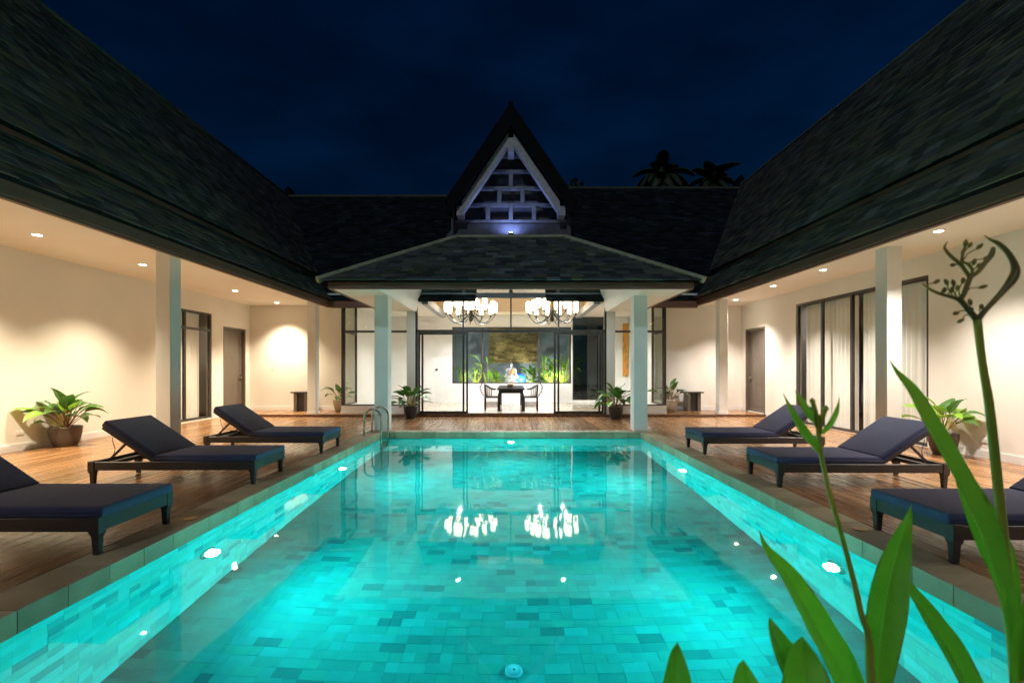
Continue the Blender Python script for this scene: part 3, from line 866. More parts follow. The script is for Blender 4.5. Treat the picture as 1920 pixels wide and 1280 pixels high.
# back roof: eave, two tiers, two halves beside the gable
for s, Xe, m2c in ((-1, 5.13, 6.78), (1, 5.30, 7.10)):
    lo = lambda a, b: (min(s*a, s*b), max(s*a, s*b))
    c1, c2 = .339*5.13, .378*5.13
    xo = Xe+.4
    a, b = lo(3.55, Xe+.02)
    MB().box(a, b, 12.95, 13.0, H+c1+.03, H+c2).build('fascia_board', M['fasciax'], hall)
    MB().box(a, b, 12.98, 13.05, H+c1, H+c1+.045).build('drip_board', M['fasciax'], hall)
    a, b = lo(2.9, Xe+.6)
    MB().box(a, b, 13.05, 14.5, ZH+.08, ZH+.14).build('eave_soffit', M['ceil'], hall)
    u = Vector((s, 0, 0)); xi = 1.0
    O = Vector((s*xi, 12.93, H+c2+.005))
    v = Vector((0, 1, 1)).normalized(); n = Vector((0, -1, 1)).normalized()
    w0 = Xe-.03-xi
    q = [O, O+u*w0, O+u*(w0+1.1*.707)+v*1.1, O+v*1.1]
    bm_ = MB().prism(q, -n*.05).build('lower_roof', M['roofbase'], hall)
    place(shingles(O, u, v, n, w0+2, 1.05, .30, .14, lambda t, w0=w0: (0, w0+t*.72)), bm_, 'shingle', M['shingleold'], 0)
    y0, z0 = 13.66, H+.482*5.84
    a, b = lo(xi, Xe*1.139)
    MB().box(a, b, y0, y0+.05, z0-.14, z0).build('upper_fascia', M['fasciax'], hall)
    yr, zr = 18.0, H+m2c
    v = Vector((0, yr-y0+.05, zr-z0)); L = v.length; v.normalize(); n = Vector((0, -v.z, v.y))
    O = Vector((s*xi, y0-.05, z0+.005)); w0 = Xe*1.13-xi; w1 = w0+(zr-z0)/1.3+.1
    q = [O, O+u*w0, O+u*w1+v*L, O+v*L]
    bm_ = MB().prism(q, -n*.05).poly([O+v*L, O+v*L+u*w1, O+v*L+u*w1+Vector((0, 4.4, -5.2)), O+v*L+Vector((0, 4.4, -5.2))]).build('upper_roof', M['roofbase'], hall)
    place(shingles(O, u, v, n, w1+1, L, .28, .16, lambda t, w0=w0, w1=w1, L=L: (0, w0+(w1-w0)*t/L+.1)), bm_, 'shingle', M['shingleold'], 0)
    top = O+v*L
    MB().tube([top, top+u*w1], .09, 8).build('ridge_cap', M['shingle'], bm_)
# porch roof: hipped
EX, EY, EZ = 3.80, 9.12, 3.14
RY, RZ, RX = 11.60, 4.70, 1.37
MB().box(-3.70, 3.70, 9.20, 9.26, 2.99, 3.135).build('fascia_board', M['fasciax'], hall, bevel=.006, seg=1)
for s in (-1, 1):
    a, b = sorted((s*3.64, s*3.70))
    MB().box(a, b, 9.261, 12.9, 2.99, 3.135).build('fascia_board', M['fascia'], hall)
# soffit ring, then a sloping ceiling rising to a flat lid
for s in (-1, 1):
    a, b = sorted((s*2.72, s*3.64)); MB().box(a, b, 9.262, 12.9, 3.0, 3.03).build('porch_soffit', M['ceil'], hall)
sl = MB().poly([(-2.72, 9.265, 3.01), (2.72, 9.265, 3.01), (2.5, 11.2, 3.9), (-2.5, 11.2, 3.9)])
sl.poly([(-2.72, 9.265, 3.01), (-2.5, 11.2, 3.9), (-2.5, 13.1, 3.9), (-2.72, 13.1, 3.01)])
sl.poly([(2.72, 9.265, 3.01), (2.72, 13.1, 3.01), (2.5, 13.1, 3.9), (2.5, 11.2, 3.9)])
sl.poly([(-2.5, 11.2, 3.9), (2.5, 11.2, 3.9), (2.5, 13.1, 3.9), (-2.5, 13.1, 3.9)])
sl.build('porch_ceiling', M['white'], hall, recalc=False)
pr = MB()
A, B = Vector((-EX-.08, EY, EZ)), Vector((EX+.08, EY, EZ)); C_, D = Vector((RX, RY, RZ)), Vector((-RX, RY, RZ))
E_, G = Vector((-EX-.08, 13.6, EZ)), Vector((EX+.08, 13.6, EZ)); I, J = Vector((-RX, 13.9, RZ)), Vector((RX, 13.9, RZ))
dz = Vector((0, 0, -.02))
for q in ((A, B, C_, D), (A, D, I, E_), (B, G, J, C_), (D, C_, J, I)): pr.poly([p+dz for p in q])
prr = pr.build('porch_roof', M['roofbase'], hall)
v = (Vector((0, RY, RZ))-Vector((0, EY, EZ))); L = v.length; v.normalize(); n = Vector((0, -v.z, v.y)); wid = 2*(EX+.08)
place(shingles(A, Vector((1,0,0)), v, n, wid, L, .27, .17, lambda s: ((EX+.08-RX)*min(1, s/L), wid-(EX+.08-RX)*min(1, s/L))), prr, 'shingle', M['shinglepale'], 300)
for s in (-1, 1):
    vv = Vector((-s*(EX+.08-RX), 0, RZ-EZ)); L2 = vv.length; vv.normalize(); nn = Vector((s*vv.z, 0, abs(vv.x)))
    O = Vector((s*(EX+.08), EY, EZ))
    place(shingles(O, Vector((0,1,0)), vv, nn, 13.5-EY, L2, .27, .17, lambda t: ((RY-EY)*min(1, t/L2), 99)), prr, 'shingle', M['shinglepale'], 0)
for a, b in ((A, D), (B, C_), (D, C_)):
    MB().tube([a+Vector((0, 0, .02)), b+Vector((0, 0, .03))], .07, 8).build('ridge_cap', M['hip'], prr)
# gable
GZ, GY, SL = 8.65, 12.50, 1.477
gb = 6.0
gx = (GZ-gb)/SL
rf = MB()
for s in (-1, 1):
    d_ = Vector((s*gx, 0, gb-GZ)); nn = Vector((s*SL, 0, 1)).normalized()
    a = Vector((0, GY, GZ)); th = .16
    rf.prism([a, a+d_, a+d_-nn*th, a-Vector((0, 0, th*math.sqrt(1+SL*SL)))], (0, 6.5, 0))
gr = rf.build('gable_roof', M['roofbase'], hall)
for s in (-1, 1):
    vv = Vector((-s*gx, 0, GZ-gb)); L2 = vv.length; vv.normalize(); nn = Vector((s*vv.z, 0, abs(vv.x)))
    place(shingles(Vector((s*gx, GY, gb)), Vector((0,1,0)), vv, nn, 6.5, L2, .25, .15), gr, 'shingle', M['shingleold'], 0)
    # dark barge board on the front edge and the pale inner rafter behind it
    a = Vector((0, GY-.05, GZ-.10)); e = Vector((s*gx*.98, GY-.05, gb+.0))
    dn = Vector((0, 0, -.50))
    MB().prism([a+Vector((0,0,.12)), e+Vector((0,0,.05)), e+dn, a+dn], (0, .06, 0)).build('barge_board', M['roofbase'], gr)
    a = Vector((s*.07, 12.62, 7.93)); e = Vector((s*1.36, 12.62, 6.02))
    MB().prism([a, e, e+Vector((-s*.0, 0, -.36)), a+Vector((0, 0, -.36))], (0, .22, 0)).build('rafter', M['gablewood'], hall)
    MB().box(s*1.42-.09, s*1.42+.09, 12.60, 13.2, 5.62, 5.88).build('purlin_end', M['gablewood'], hall)
MB().box(-.085, .085, 12.58, 13.1, 7.38, 7.76).build('ridge_beam', M['gablewood'], hall)
# lattice: rails with posts between, staggered row by row, dark boarding behind
gy = 13.00
def xin(z): return max(.1, (7.85-z)/1.37)
MB().prism([(-xin(4.75), gy+.28, 4.75), (xin(4.75), gy+.28, 4.75), (0, gy+.28, 7.75)], (0, .06, 0)).build('gable_boarding', M['gabledark'], hall)
zrow = [5.58, 6.06, 6.54, 7.02, 7.46]
cell = .66
for k, z in enumerate(zrow):
    x = xin(z)
    MB().box(-x, x, gy, gy+.13, z-.045, z+.045).build('lattice_rail', M['lattice'], hall)
    if k < len(zrow)-1:
        n_ = 4-k
        for i in range(n_+1):
            px = (i-n_/2)*cell
            if abs(px) < xin(zrow[k+1]):
                MB().box(px-.058, px+.058, gy+.01, gy+.12, z+.045, zrow[k+1]-.045).build('lattice_post', M['lattice'], hall)
MB().box(-1.62, 1.62, 12.95, 13.2, 4.60, 5.50).build('gable_sill', M['gabledark'], hall)
for s in (-1, 1):
    a, b = sorted((s*1.60, s*1.70)); MB().box(a, b, 12.96, 18.0, 4.6, 6.06).build('gable_cheek', M['gabledark'], hall)

# ------------------------------------------------------------------ copying
def kids(o): return [c for c in bpy.data.objects if c.parent == o]
def copy_tree(o, parent=None):
    c = o.copy(); COL.objects.link(c); c.parent = parent
    for k in kids(o): copy_tree(k, c)
    return c

# ------------------------------------------------------------------ sun loungers
def rbox(x0, x1, y0, y1, z0, z1, r):
    return MB().box(x0, x1, y0, y1, z0, z1)

def make_lounger():
    t = thing('sun_lounger', 'x', 'sun lounger', (0, 0, 0), 0, 'navy sun loungers on the pool decks')
    W = .365; L = 1.96
    for s in (-1, 1):
        a, b = sorted((s*W, s*(W-.035)))
        MB().box(.05, L-.05, a, b, .175, .275).build('side_rail', M['darkwood'], t, False, bevel=.004, seg=1)
    MB().box(.005, .04, -W+.05, W-.05, .175, .275).build('end_rail', M['darkwood'], t, False, bevel=.004, seg=1)
    MB().box(L-.04, L-.005, -W+.05, W-.05, .175, .275).build('end_rail', M['darkwood'], t, False, bevel=.004, seg=1)
    for ex in (0, 1):
        for s in (-1, 1):
            xo = 0 if ex == 0 else L; dx = 1 if ex == 0 else -1
            def ring(z, w0, wx, wy):
                x0 = xo+dx*w0; x1 = xo+dx*(w0+wx); y0 = s*(W+.008-w0); y1 = s*(W+.008-w0-wy)
                return [(x0, y0, z), (x1, y0, z), (x1, y1, z), (x0, y1, z)]
            m = MB(); rows = [ring(.285, 0, .075, .07), ring(.165, 0, .075, .07), ring(.135, .012, .055, .05), ring(0, .018, .042, .04)]
            b0 = 0
            for r in rows: m.v += r
            for i in range(3):
                for k in range(4):
                    m.f.append((i*4+k, i*4+(k+1) % 4, (i+1)*4+(k+1) % 4, (i+1)*4+k))
            m.f.append((3, 2, 1, 0)); m.f.append((12, 13, 14, 15))
            m.build('leg', M['darkwood'], t, False, bevel=.003, seg=1)
    for i in range(9):
        x = .12+i*.13
        MB().box(x, x+.07, -W+.037, W-.037, .252, .270).build('slat', M['darkwood'], t, False)
    def cushion(name, L_, th, mat, loc, rot):
        m = MB(); nx, ny = 14, 6; rows = []
        o = MB().box(0, L_, -.355, .355, 0, th).build(name, mat, t, False, bevel=.022, seg=3, smooth=True)
        o.location = loc; o.rotation_euler = (0, rot, 0)
        pp = MB().tube([(.012, -.358, th*.5), (.012, .358, th*.5), (L_-.012, .358, th*.5), (L_-.012, -.358, th*.5), (.012, -.358, th*.5)], .006, 6).build('piping', mat, o, False, smooth=True)
        return o
    cushion('mattress', 1.235, .082, M['navy'], (-.012, 0, .274), 0)
    ang = R(-34)
    fr = MB()
    for s in (-1, 1):
        a, b = sorted((s*.30, s*.335)); fr.box(0, .70, a, b, -.035, -.002)
    for i in range(6): fr.box(.05+i*.118, .11+i*.118, -.30, .30, -.028, -.006)
    f = fr.build('backrest_frame', M['darkwood'], t, False)
    f.location = (1.225, 0, .300); f.rotation_euler = (0, ang, 0)
    cushion('back_cushion', .73, .085, M['navy'], (1.215, 0, .290), ang)
    # prop and its rests
    for s in (-1, 1):
        MB().bar((1.225+.42*math.cos(-ang), s*.24, .28+.42*math.sin(-ang)), (1.84, s*.24, .25), .025, .022).build('prop', M['darkwood'], t, False)
    MB().box(1.80, 1.86, -W+.037, W-.037, .225, .250).build('prop_rest', M['darkwood'], t, False)
    # tie cords hanging from the cushion
    for s in (-1, 1):
        p = []
        for i in range(9):
            q = i/8; p.append((1.70-.03*q+.02*math.sin(q*9), s*(.33-.02*math.sin(q*7)), .56-.30*q))
        MB().tube(p, .004, 5).build('tie_cord', M['navy'], t, False)
    return t

loungers = [(-1, -3.035, 3.72, 0.0, 'navy cushioned black lounger on the left deck cut off by the picture edge'),
            (-1, -3.05, 5.78, 1.0, 'navy cushioned black lounger on the left deck, middle one of the three'),
            (-1, -3.04, 7.74, -1.0, 'navy cushioned black lounger on the left deck closest to the steel pool ladder'),
            (1, 3.10, 3.56, 0.0, 'navy cushioned black lounger on the right deck behind the big foreground leaves'),
            (1, 3.10, 5.64, -1.0, 'navy cushioned black lounger on the right deck, middle one of the three'),
            (1, 3.08, 7.66, 0.5, 'navy cushioned black lounger on the right deck farthest from the camera')]
proto = make_lounger()
for i, (s, x, y, a, lab) in enumerate(loungers):
    o = proto if i == 0 else copy_tree(proto)
    o.location = (x, y, .001); o.rotation_euler = (0, 0, (math.pi if s < 0 else 0)+R(a)); o['label'] = lab

# ------------------------------------------------------------------ pool ladder, covers, drain, lights
lad = thing('pool_ladder', 'bent steel pool ladder at the far left corner of the pool', 'ladder', (-2.85, 9.6, 0))
for y in (9.37, 9.90):
    pth = [(-3.02, y, 0)] + [(-3.02, y, .10*i) for i in range(1, 4)]
    for i in range(9):
        a = math.pi-math.pi*i/8
        pth.append((-2.845+.175*math.cos(a), y, .37+.175*math.sin(a)))
    pth += [(-2.67, y, .1), (-2.67, y, -.2), (-2.68, y, -.9)]
    MB().tube(pth, .021, 12).build('rail', M['steel'], lad, smooth=True)
    MB().lathe([(.05, 0), (.05, .012), (.03, .02)], 16, (-3.02, y, .001)).build('flange', M['steel'], lad)
for z in (-.35, -.62, -.88):
    MB().box(-2.72, -2.64, 9.37, 9.90, z-.012, z+.012).build('tread', M['steel'], lad, bevel=.005)
def disc(x, y, z, r, h, name, label, cat, mat, group=None):
    o = MB().lathe([(r, 0), (r, h*.7), (r*.9, h), (r*.55, h), (r*.5, h*.8)], 20, (x, y, z)).build(name, mat)
    return tag(o, label, cat, group)
for x, y, lab in ((-2.95, 4.19, 'round metal cover let into the left coping'), (3.0, 3.92, 'round metal cover let into the right coping beside the nearest lounger'),
                  (2.99, 8.43, 'round metal cover let into the right coping near the far end of the pool')):
    disc(x, y, .001, .055, .006, 'junction_cover', lab, 'cover', M['brass'], 'round covers in the coping')
dr = thing('floor_drain', 'round drain cover on the pool floor close to the camera', 'drain', (.02, 3.42, ZB))
MB().lathe([(.066, 0), (.066, .010), (.058, .014)], 24, (.02, 3.42, ZB+.002)).build('rim', M['drain'], dr)
MB().lathe([(.042, 0), (.042, .014), (.018, .020), (.010, .014)], 24, (.02, 3.42, ZB+.006)).build('grate', M['drain'], dr)

def spot(name, loc, parent, watts, col, size, blend=.8, rot=(0, 0, 0), rad=.05):
    l = bpy.data.lights.new(name, 'SPOT'); l.energy = watts; l.color = col; l.spot_size = R(size); l.spot_blend = blend
    l.shadow_soft_size = rad
    o = bpy.data.objects.new(name, l); COL.objects.link(o); o.parent = parent; o.location = loc; o.rotation_euler = rot
    return o
def pool_light(x, y, z, n, label):
    n = Vector(n); t = thing('pool_light', label, 'pool light', (x, y, z), 0, 'underwater pool lights')
    q = n.to_track_quat('Z', 'Y')
    def lt(name, prof, mat):
        m = MB().lathe(prof, 24); o = m.build(name, mat, t, False, smooth=False); o.rotation_mode = 'QUATERNION'; o.rotation_quaternion = q; return o
    lt('bezel', [(.105, .001), (.105, .014), (.092, .022), (.064, .022), (.060, .010)], M['steel'])
    sp = spot('beam', n*.05, t, W_POOL, (.16, 1.0, .98), 147, 1.0, (0, 0, 0), .06)
    sp.rotation_mode = 'QUATERNION'; sp.rotation_quaternion = (n+Vector((0, 0, .14))).to_track_quat('-Z', 'Y')
    lt('lens', [(.056, .009), (.050, .022), (.025, .029)], M['lamp_pool'])
    return t
pool_light(-PX, 4.27, -.72, (1, 0, 0), 'glowing round pool light in the left pool wall, the nearer one')
pool_light(-PX, 7.56, -.72, (1, 0, 0), 'glowing round pool light in the left pool wall, the one closer to the ladder')
pool_light(PX, 3.98, -.72, (-1, 0, 0), 'glowing round pool light in the right pool wall, the nearer one')
pool_light(PX, 7.42, -.72, (-1, 0, 0), 'glowing round pool light in the right pool wall, the farther one')
pool_light(0, PYF, -.55, (0, -1, 0), 'glowing round pool light in the far end wall of the pool')

# ------------------------------------------------------------------ ceiling downlights
def downlight(x, y, z, watts, col, label, lens='lamp_warm', size=105, group='recessed downlights of the galleries', blend=1.0):
    t = thing('downlight', label, 'downlight', (x, y, z), 0, group)
    MB().lathe([(.075, -.008), (.08, -.004), (.08, 0), (.06, -.001), (.055, -.006), (.075, -.008)], 20, caps=False).build('trim_ring', M['white'], t, False)
    MB().lathe([(.054, -.007), (.054, -.002)], 20).build('lens', M[lens], t, False)
    spot('beam', (0, 0, -.03), t, watts, col, size, blend)
    return t
WARM_L = (1.0, 0.83, 0.60); WARM_R = (1.0, 0.89, 0.80)
nm = ['nearest to the camera', 'second from the camera', 'third from the camera', 'above the far door']
for i, y in enumerate((6.8, 8.75, 11.68, 13.76)):
    downlight(-7.08, y, ZC, W_GALLERY, WARM_L, 'round recessed downlight in the left gallery ceiling, '+nm[i])
for i, (xx, y) in enumerate(((6.22, 6.62), (6.32, 9.22), (6.34, 11.0), (6.52, 13.2))):
    downlight(xx, y, ZC, W_GALLERY_R, WARM_R, 'round recessed downlight in the right gallery ceiling, '+nm[i])
for x, y, c, w, lab in ((-7.08, 4.6, WARM_L, W_GALLERY, 'left gallery ceiling just outside the picture'), (-7.08, 2.2, WARM_L, W_GALLERY, 'left gallery ceiling level with the near pool edge'),
                        (6.32, 4.4, WARM_R, W_GALLERY_R, 'right gallery ceiling just outside the picture'), (6.32, 2.2, WARM_R, W_GALLERY_R, 'right gallery ceiling level with the near pool edge')):
    downlight(x, y, ZC, w, c, 'recessed downlight in the '+lab)
for s, w in ((-1, 'left'), (1, 'right')):
    downlight(s*1.40, 12.1, 3.898, W_PORCH, (.70, .83, 1.0), 'cool white downlight in the porch ceiling, %s of the middle' % w, 'lamp_cool', 130, 'porch downlights')

# gable floodlight
t = thing('floodlight', 'small blue white floodlight standing at the foot of the gable lattice', 'floodlight', (0, 12.62, 4.685))
MB().box(-.05, .05, 12.59, 12.65, 4.685, 4.70).tube([(0, 12.62, 4.70), (0, 12.62, 5.08)], .015, 8).build('bracket', M['iron'], t)
MB().lathe([(.05, 0), (.075, .05), (.075, .06)], 16, (0, 12.62, 5.08)).build('housing', M['iron'], t)
MB().lathe([(.065, 0), (.06, .012)], 16, (0, 12.62, 5.138)).build('lens', M['lamp_gable'], t)
spot('beam', (0, .01, .50), t, W_GABLE, (.28, .38, 1.0), 165, .6, (R(180-18), 0, 0), .04)

# ------------------------------------------------------------------ chandeliers
def chandelier(x, y, label):
    t = thing('chandelier', label, 'chandelier', (x, y, 4.5), 0, 'chandeliers in the hall')
    MB().lathe([(.09, 0), (.09, -.03), (.02, -.06)], 16, (x, y, 4.499)).build('ceiling_rose', M['iron'], t)
    MB().tube([(x, y, 4.46), (x, y, 3.0)], .014, 8).build('rod', M['iron'], t)
    MB().lathe([(.02, 0), (.06, .04), (.07, .12), (.04, .2), (.055, .3), (.03, .42), (.02, .5)], 14, (x, y, 2.92)).build('hub', M['iron'], t, smooth=True)
    def arm(a, r, zlow, zend, z0, h):
        pts = []
        for i in range(13):
            q = i/12
            rr = .05+(r-.05)*(q**.85)
            zz = z0*(1-q)**2+2*q*(1-q)*(zlow*2-(z0+zend)/2)+zend*q*q
            pts.append((x+rr*math.cos(a), y+rr*math.sin(a), zz))
        am = MB().tube(pts, .011, 6).build('arm', M['iron'], t, smooth=True)
        e = pts[-1]
        MB().lathe([(.012, 0), (.04, .02), (.045, .03), (.014, .035), (.012, .09)], 12, e).build('candle_cup', M['iron'], am, smooth=True)
        MB().lathe([(.045, .07), (.068, .09), (.078, .2), (.072, h), (.045, h+.03)], 14, e).build('shade', M['shade'], am, smooth=True)
    for k in range(12): arm(2*math.pi*k/12+.13, .80, 2.88, 3.16, 3.20, .38)
    for k in range(8): arm(2*math.pi*k/8+.4, .50, 3.12, 3.32, 3.30, .38)
    for k in range(4):
        a = math.pi/4+k*math.pi/2
        l = bpy.data.lights.new('glow', 'SPOT'); l.energy = W_HALL; l.color = (1.0, .96, .97); l.shadow_soft_size = 0.0; l.spot_size = R(168); l.spot_blend = .5
        o = bpy.data.objects.new('glow', l); COL.objects.link(o); o.parent = t; o.location = (.55*math.cos(a), .55*math.sin(a), -1.50)
chandelier(-1.32, 15.0, 'white shaded iron chandelier hanging in the hall on the left')
chandelier(1.36, 15.0, 'white shaded iron chandelier hanging in the hall on the right')

# ------------------------------------------------------------------ dining table and chairs
t = thing('dining_table', 'long narrow black dining table standing end on in the hall', 'table', (.0, 15.2, .077))
MB().box(-.43, .43, 14.0, 16.5, .72, .77).build('table_top', M['darkwood'], t, bevel=.005, seg=1)
MB().box(-.38, .38, 14.05, 16.45, .62, .719).build('apron', M['darkwood'], t)
for xx in (-.40, .33):
    for yy in (14.02, 16.41):
        MB().box(xx, xx+.07, yy, yy+.07, .077, .62).build('leg', M['darkwood'], t)
def dining_chair(x, y, rot, label):
    t = thing('armchair', label, 'chair', (x, y, .077), rot, 'black armchairs at the dining table')
    # local: faces +x
    MB().box(-.22, .22, -.26, .26, .40, .44).build('seat', M['darkwood'], t, False, bevel=.006, seg=1)
    for sx in (-1, 1):
        for sy in (-1, 1):
            MB().box(sx*.205-.018, sx*.205+.018, sy*.245-.018, sy*.245+.018, 0, .40).build('leg', M['darkwood'], t, False)
    for sy in (-1, 1):
        for z in (.10, .17, .24): MB().box(-.187, .187, sy*.245-.01, sy*.245+.01, z, z+.02).build('stretcher', M['darkwood'], t, False)
    pts = []
    for i in range(15):
        a = R(-115+230*i/14)
        pts.append((.02-.26*math.cos(a)*1.0, .29*math.sin(a), .66+.16*max(0, math.cos(a))))
    MB().tube(pts, .016, 8).build('arm_rail', M['darkwood'], t, False, smooth=True)
    for i in range(2, 13):
        p = pts[i]; q = (p[0]*.85, p[1]*.85, .44)
        MB().tube([q, ((p[0]+q[0])/2*1.02, (p[1]+q[1])/2*1.02, .56), p], .009, 6).build('spindle', M['darkwood'], t, False)
    for sy in (-1, 1):
        MB().tube([(-.22, sy*.2, .42), (-.33, sy*.2, .58), (-.37, sy*.2, .74), (-.30, sy*.18, .84)], .011, 6).build('back_brace', M['darkwood'], t, False, smooth=True)
dining_chair(-.60, 14.28, 0, 'black spindle back armchair on the left side of the dining table')
dining_chair(.62, 14.28, math.pi, 'black spindle back armchair on the right side of the dining table')
v_ = thing('table_bowl', 'small round pale bowl on the dining table', 'bowl', (-.02, 14.5, .771))
MB().lathe([(.04, 0), (.09, .03), (.115, .10), (.10, .14), (.07, .15), (.085, .13), (.095, .10), (.03, .03)], 18, (-.02, 14.5, .771)).build('body', M['potpale'], v_, smooth=True)

# ------------------------------------------------------------------ painting, sockets, side tables
pt = thing('painting', 'tall narrow orange and gold painting on the white hall wall', 'painting', (4.42, YK-.03, 2.1))
MB().box(4.32, 4.72-.2, YK-.045, YK-.004, 1.08, 3.13).build('canvas', M['painting'], pt)
def socket_x(x, y, z, sx, label):
    t = thing('wall_socket', label, 'socket', (x, y, z), 0, 'wall sockets')
    a, b = sorted((x, x-sx*.010)); MB().box(a, b, y-.06, y+.06, z-.037, z+.037).build('plate', M['socket'], t, bevel=.003, seg=1)
    a, b = sorted((x-sx*.0095, x-sx*.013))
    for k in (-.03, .03): MB().box(a, b, y+k-.016, y+k+.016, z-.016, z+.016).build('outlet', M['white'], t)
socket_x(-XL, 7.68, .30, -1, 'white double socket low on the left wall beside the potted plant')
socket_x(XR, 7.05, .27, 1, 'white double socket low on the right wall behind the seed stem')
sw = MB().box(-7.60, -7.54, 14.438, 14.449, 1.34, 1.42).build('wall_switch', M['socket'], bevel=.003, seg=1)
tag(sw, 'small white switch on the end wall of the left gallery', 'switch')
sw = MB().box(-2.92, -2.83, YK-.012, YK-.001, 1.30, 1.38).build('wall_switch', M['steel'], bevel=.003, seg=1)
tag(sw, 'small grey switch on the white wall inside the hall', 'switch')
def side_table(x, y, label):
    t = thing('side_table', label, 'side table', (x, y, .071), 0, 'dark pedestal side tables')
    z = .071
    MB().box(x-.29, x+.29, y-.2, y+.2, z+.56, z+.60).build('top', M['darkwood'], t, bevel=.004, seg=1)
    MB().box(x-.21, x-.11, y-.16, y+.16, z, z+.56).build('leg_panel', M['door'], t, bevel=.004, seg=1)
    MB().box(x+.11, x+.21, y-.16, y+.16, z, z+.56).build('leg_panel', M['door'], t, bevel=.004, seg=1)
    MB().box(x-.11, x+.11, y-.10, y+.12, z, z+.559).build('core', M['darkwood'], t)
side_table(-6.46, 14.12, 'dark pedestal side table against the left end wall, half behind a column')
side_table(5.62, 14.12, 'dark pedestal side table against the right end wall, fully in view')

# ------------------------------------------------------------------ leaves and potted plants
def leaf_rows(spine, hw, side, fold=.25, wav=0.0):
    rows = []; m = len(spine); side = Vector(side)
    for i, p in enumerate(spine):
        t = (spine[min(i+1, m-1)]-spine[max(i-1, 0)]).normalized()
        s = side-t*side.dot(t)
        s = s.normalized() if s.length > 1e-6 else Vector((1, 0, 0))
        n = s.cross(t)
        if n.z < 0: n = -n
        w = hw[i]; r = []
        for k in (-1, -.55, -.08, 0, .08, .55, 1):
            up = fold*abs(k)*w+(wav*w*math.sin(i*1.7+k*2) if abs(k) > .5 else 0)
            if abs(k) < .05: up -= .04*w
            r.append(p+s*(k*w)+n*up)
        rows.append(r)
    return rows

def smooth_path(pts, sub=3):
    """Catmull-Rom through points (tuples of any length)"""
    out = []; n = len(pts)
    for i in range(n-1):
        p0, p1, p2, p3 = pts[max(i-1, 0)], pts[i], pts[i+1], pts[min(i+2, n-1)]
        for k in range(sub):
            u = k/sub
            out.append(tuple(.5*((2*b)+(-a+c)*u+(2*a-5*b+4*c-d)*u*u+(-a+3*b-3*c+d)*u**3) for a, b, c, d in zip(p0, p1, p2, p3)))
    out.append(tuple(pts[-1]))
    return out

def plant_leaf(parent, base, az, elev, lp, lb, hw, droop, matl, mats, rng, name='leaf', local=True):
    d = Vector((math.cos(az)*math.cos(elev), math.sin(az)*math.cos(elev), math.sin(elev)))
    side = Vector((-math.sin(az), math.cos(az), 0))
    p = Vector(base); pts = [p.copy()]
    for i in range(5):
        p = p+d*(lp/5); d = (d+Vector((0, 0, -.05*droop))).normalized(); pts.append(p.copy())
    sp = [p.copy()]; n = 8
    for i in range(n):
        d = (d+Vector((math.cos(az)*.04, math.sin(az)*.04, -.18*droop))).normalized(); p = p+d*(lb/n); sp.append(p.copy())
    prof = [.10, .62, .92, 1.0, .95, .82, .6, .32, .02]
    side = (side+Vector((0, 0, rng.uniform(-.5, .5)))).normalized()
    lf = MB().grid(leaf_rows(sp, [hw*q for q in prof], side, .22, .05)).build(name, matl, parent, not local, smooth=True, recalc=False); leaf_uv(lf)
    MB().tube(pts+[sp[2]], [.007]*6+[.003], 5).build('petiole', mats, lf, False, smooth=True)
    return lf

def potted(x, y, z, label, pot, potmat, leaves, soilz, seed, group='potted plants'):
    rng = random.Random(seed)
    t = thing('potted_plant', label, 'potted plant', (x, y, z), 0, group)
    MB().lathe(pot, 28).build('pot', potmat, t, False, smooth=True)
    rr = [r for r, h in pot if abs(h-soilz) < .2][0]
    MB().lathe([(rr*.80, soilz-.02), (rr*.5, soilz+.01), (.02, soilz+.02)], 20).build('soil', M['soil'], t, False)
    for (az, el, lp, lb, hw, dr, mt) in leaves(rng):
        b = (rng.uniform(-.03, .03), rng.uniform(-.03, .03), soilz)
        plant_leaf(t, b, az, el, lp, lb, hw, dr, mt, M['stemred'] if rng.random() < .7 else M['stemgreen'], rng)
    return t

def philo(n, size, lime=0.1, spread=1.0):
    def f(rng):
        out = []
        for i in range(n):
            az = 2*math.pi*(i*.382+rng.uniform(-.05, .05)); q = i/n
            el = R(80-52*q*spread+rng.uniform(-6, 6))
            out.append((az, el, size*rng.uniform(.38, .55), size*rng.uniform(.42, .58), size*rng.uniform(.10, .145), rng.uniform(.55, 1.25), M['leaflime'] if rng.random() < lime else M['leaf']))
        return out
    return f
bowl = [(.15, 0), (.165, .01), (.20, .10), (.225, .22), (.232, .32), (.24, .335), (.225, .35), (.205, .345), (.195, .28), (.05, .26)]
potted(-7.98, 8.15, .001, 'leafy potted plant in a wide brown bowl against the left gallery wall', bowl, M['potgrey'], philo(26, .80, .22, .78), .28, 4)
tallpot = [(.11, 0), (.13, .01), (.17, .12), (.19, .24), (.195, .33), (.20, .345), (.185, .355), (.17, .34), (.16, .29), (.05, .28)]
potted(-2.78, 12.62, .001, 'leafy plant in a black pot standing left of the hall glazing', tallpot, M['potblack'], philo(22, .80, .05), .30, 7)
potted(2.86, 12.42, .001, 'leafy plant in a black pot standing right of the hall glazing', tallpot, M['potblack'], philo(23, .82, .03), .30, 12)
potted(6.98, 7.35, .001, 'bright green leafy plant in a pot against the right gallery wall, behind the big leaf', tallpot, M['potgrey'], philo(16, .74, .75, .7), .30, 15)
potted(-5.28, 14.05, .071, 'potted plant peeping out beside the glazed bay of the left gallery', tallpot, M['potpale'], philo(12, .74, .05), .30, 19)
potted(4.92, 14.05, .071, 'potted plant beside the glazed bay of the right gallery in a pale pot', tallpot, M['potpale'], philo(13, .80, .05), .30, 23)

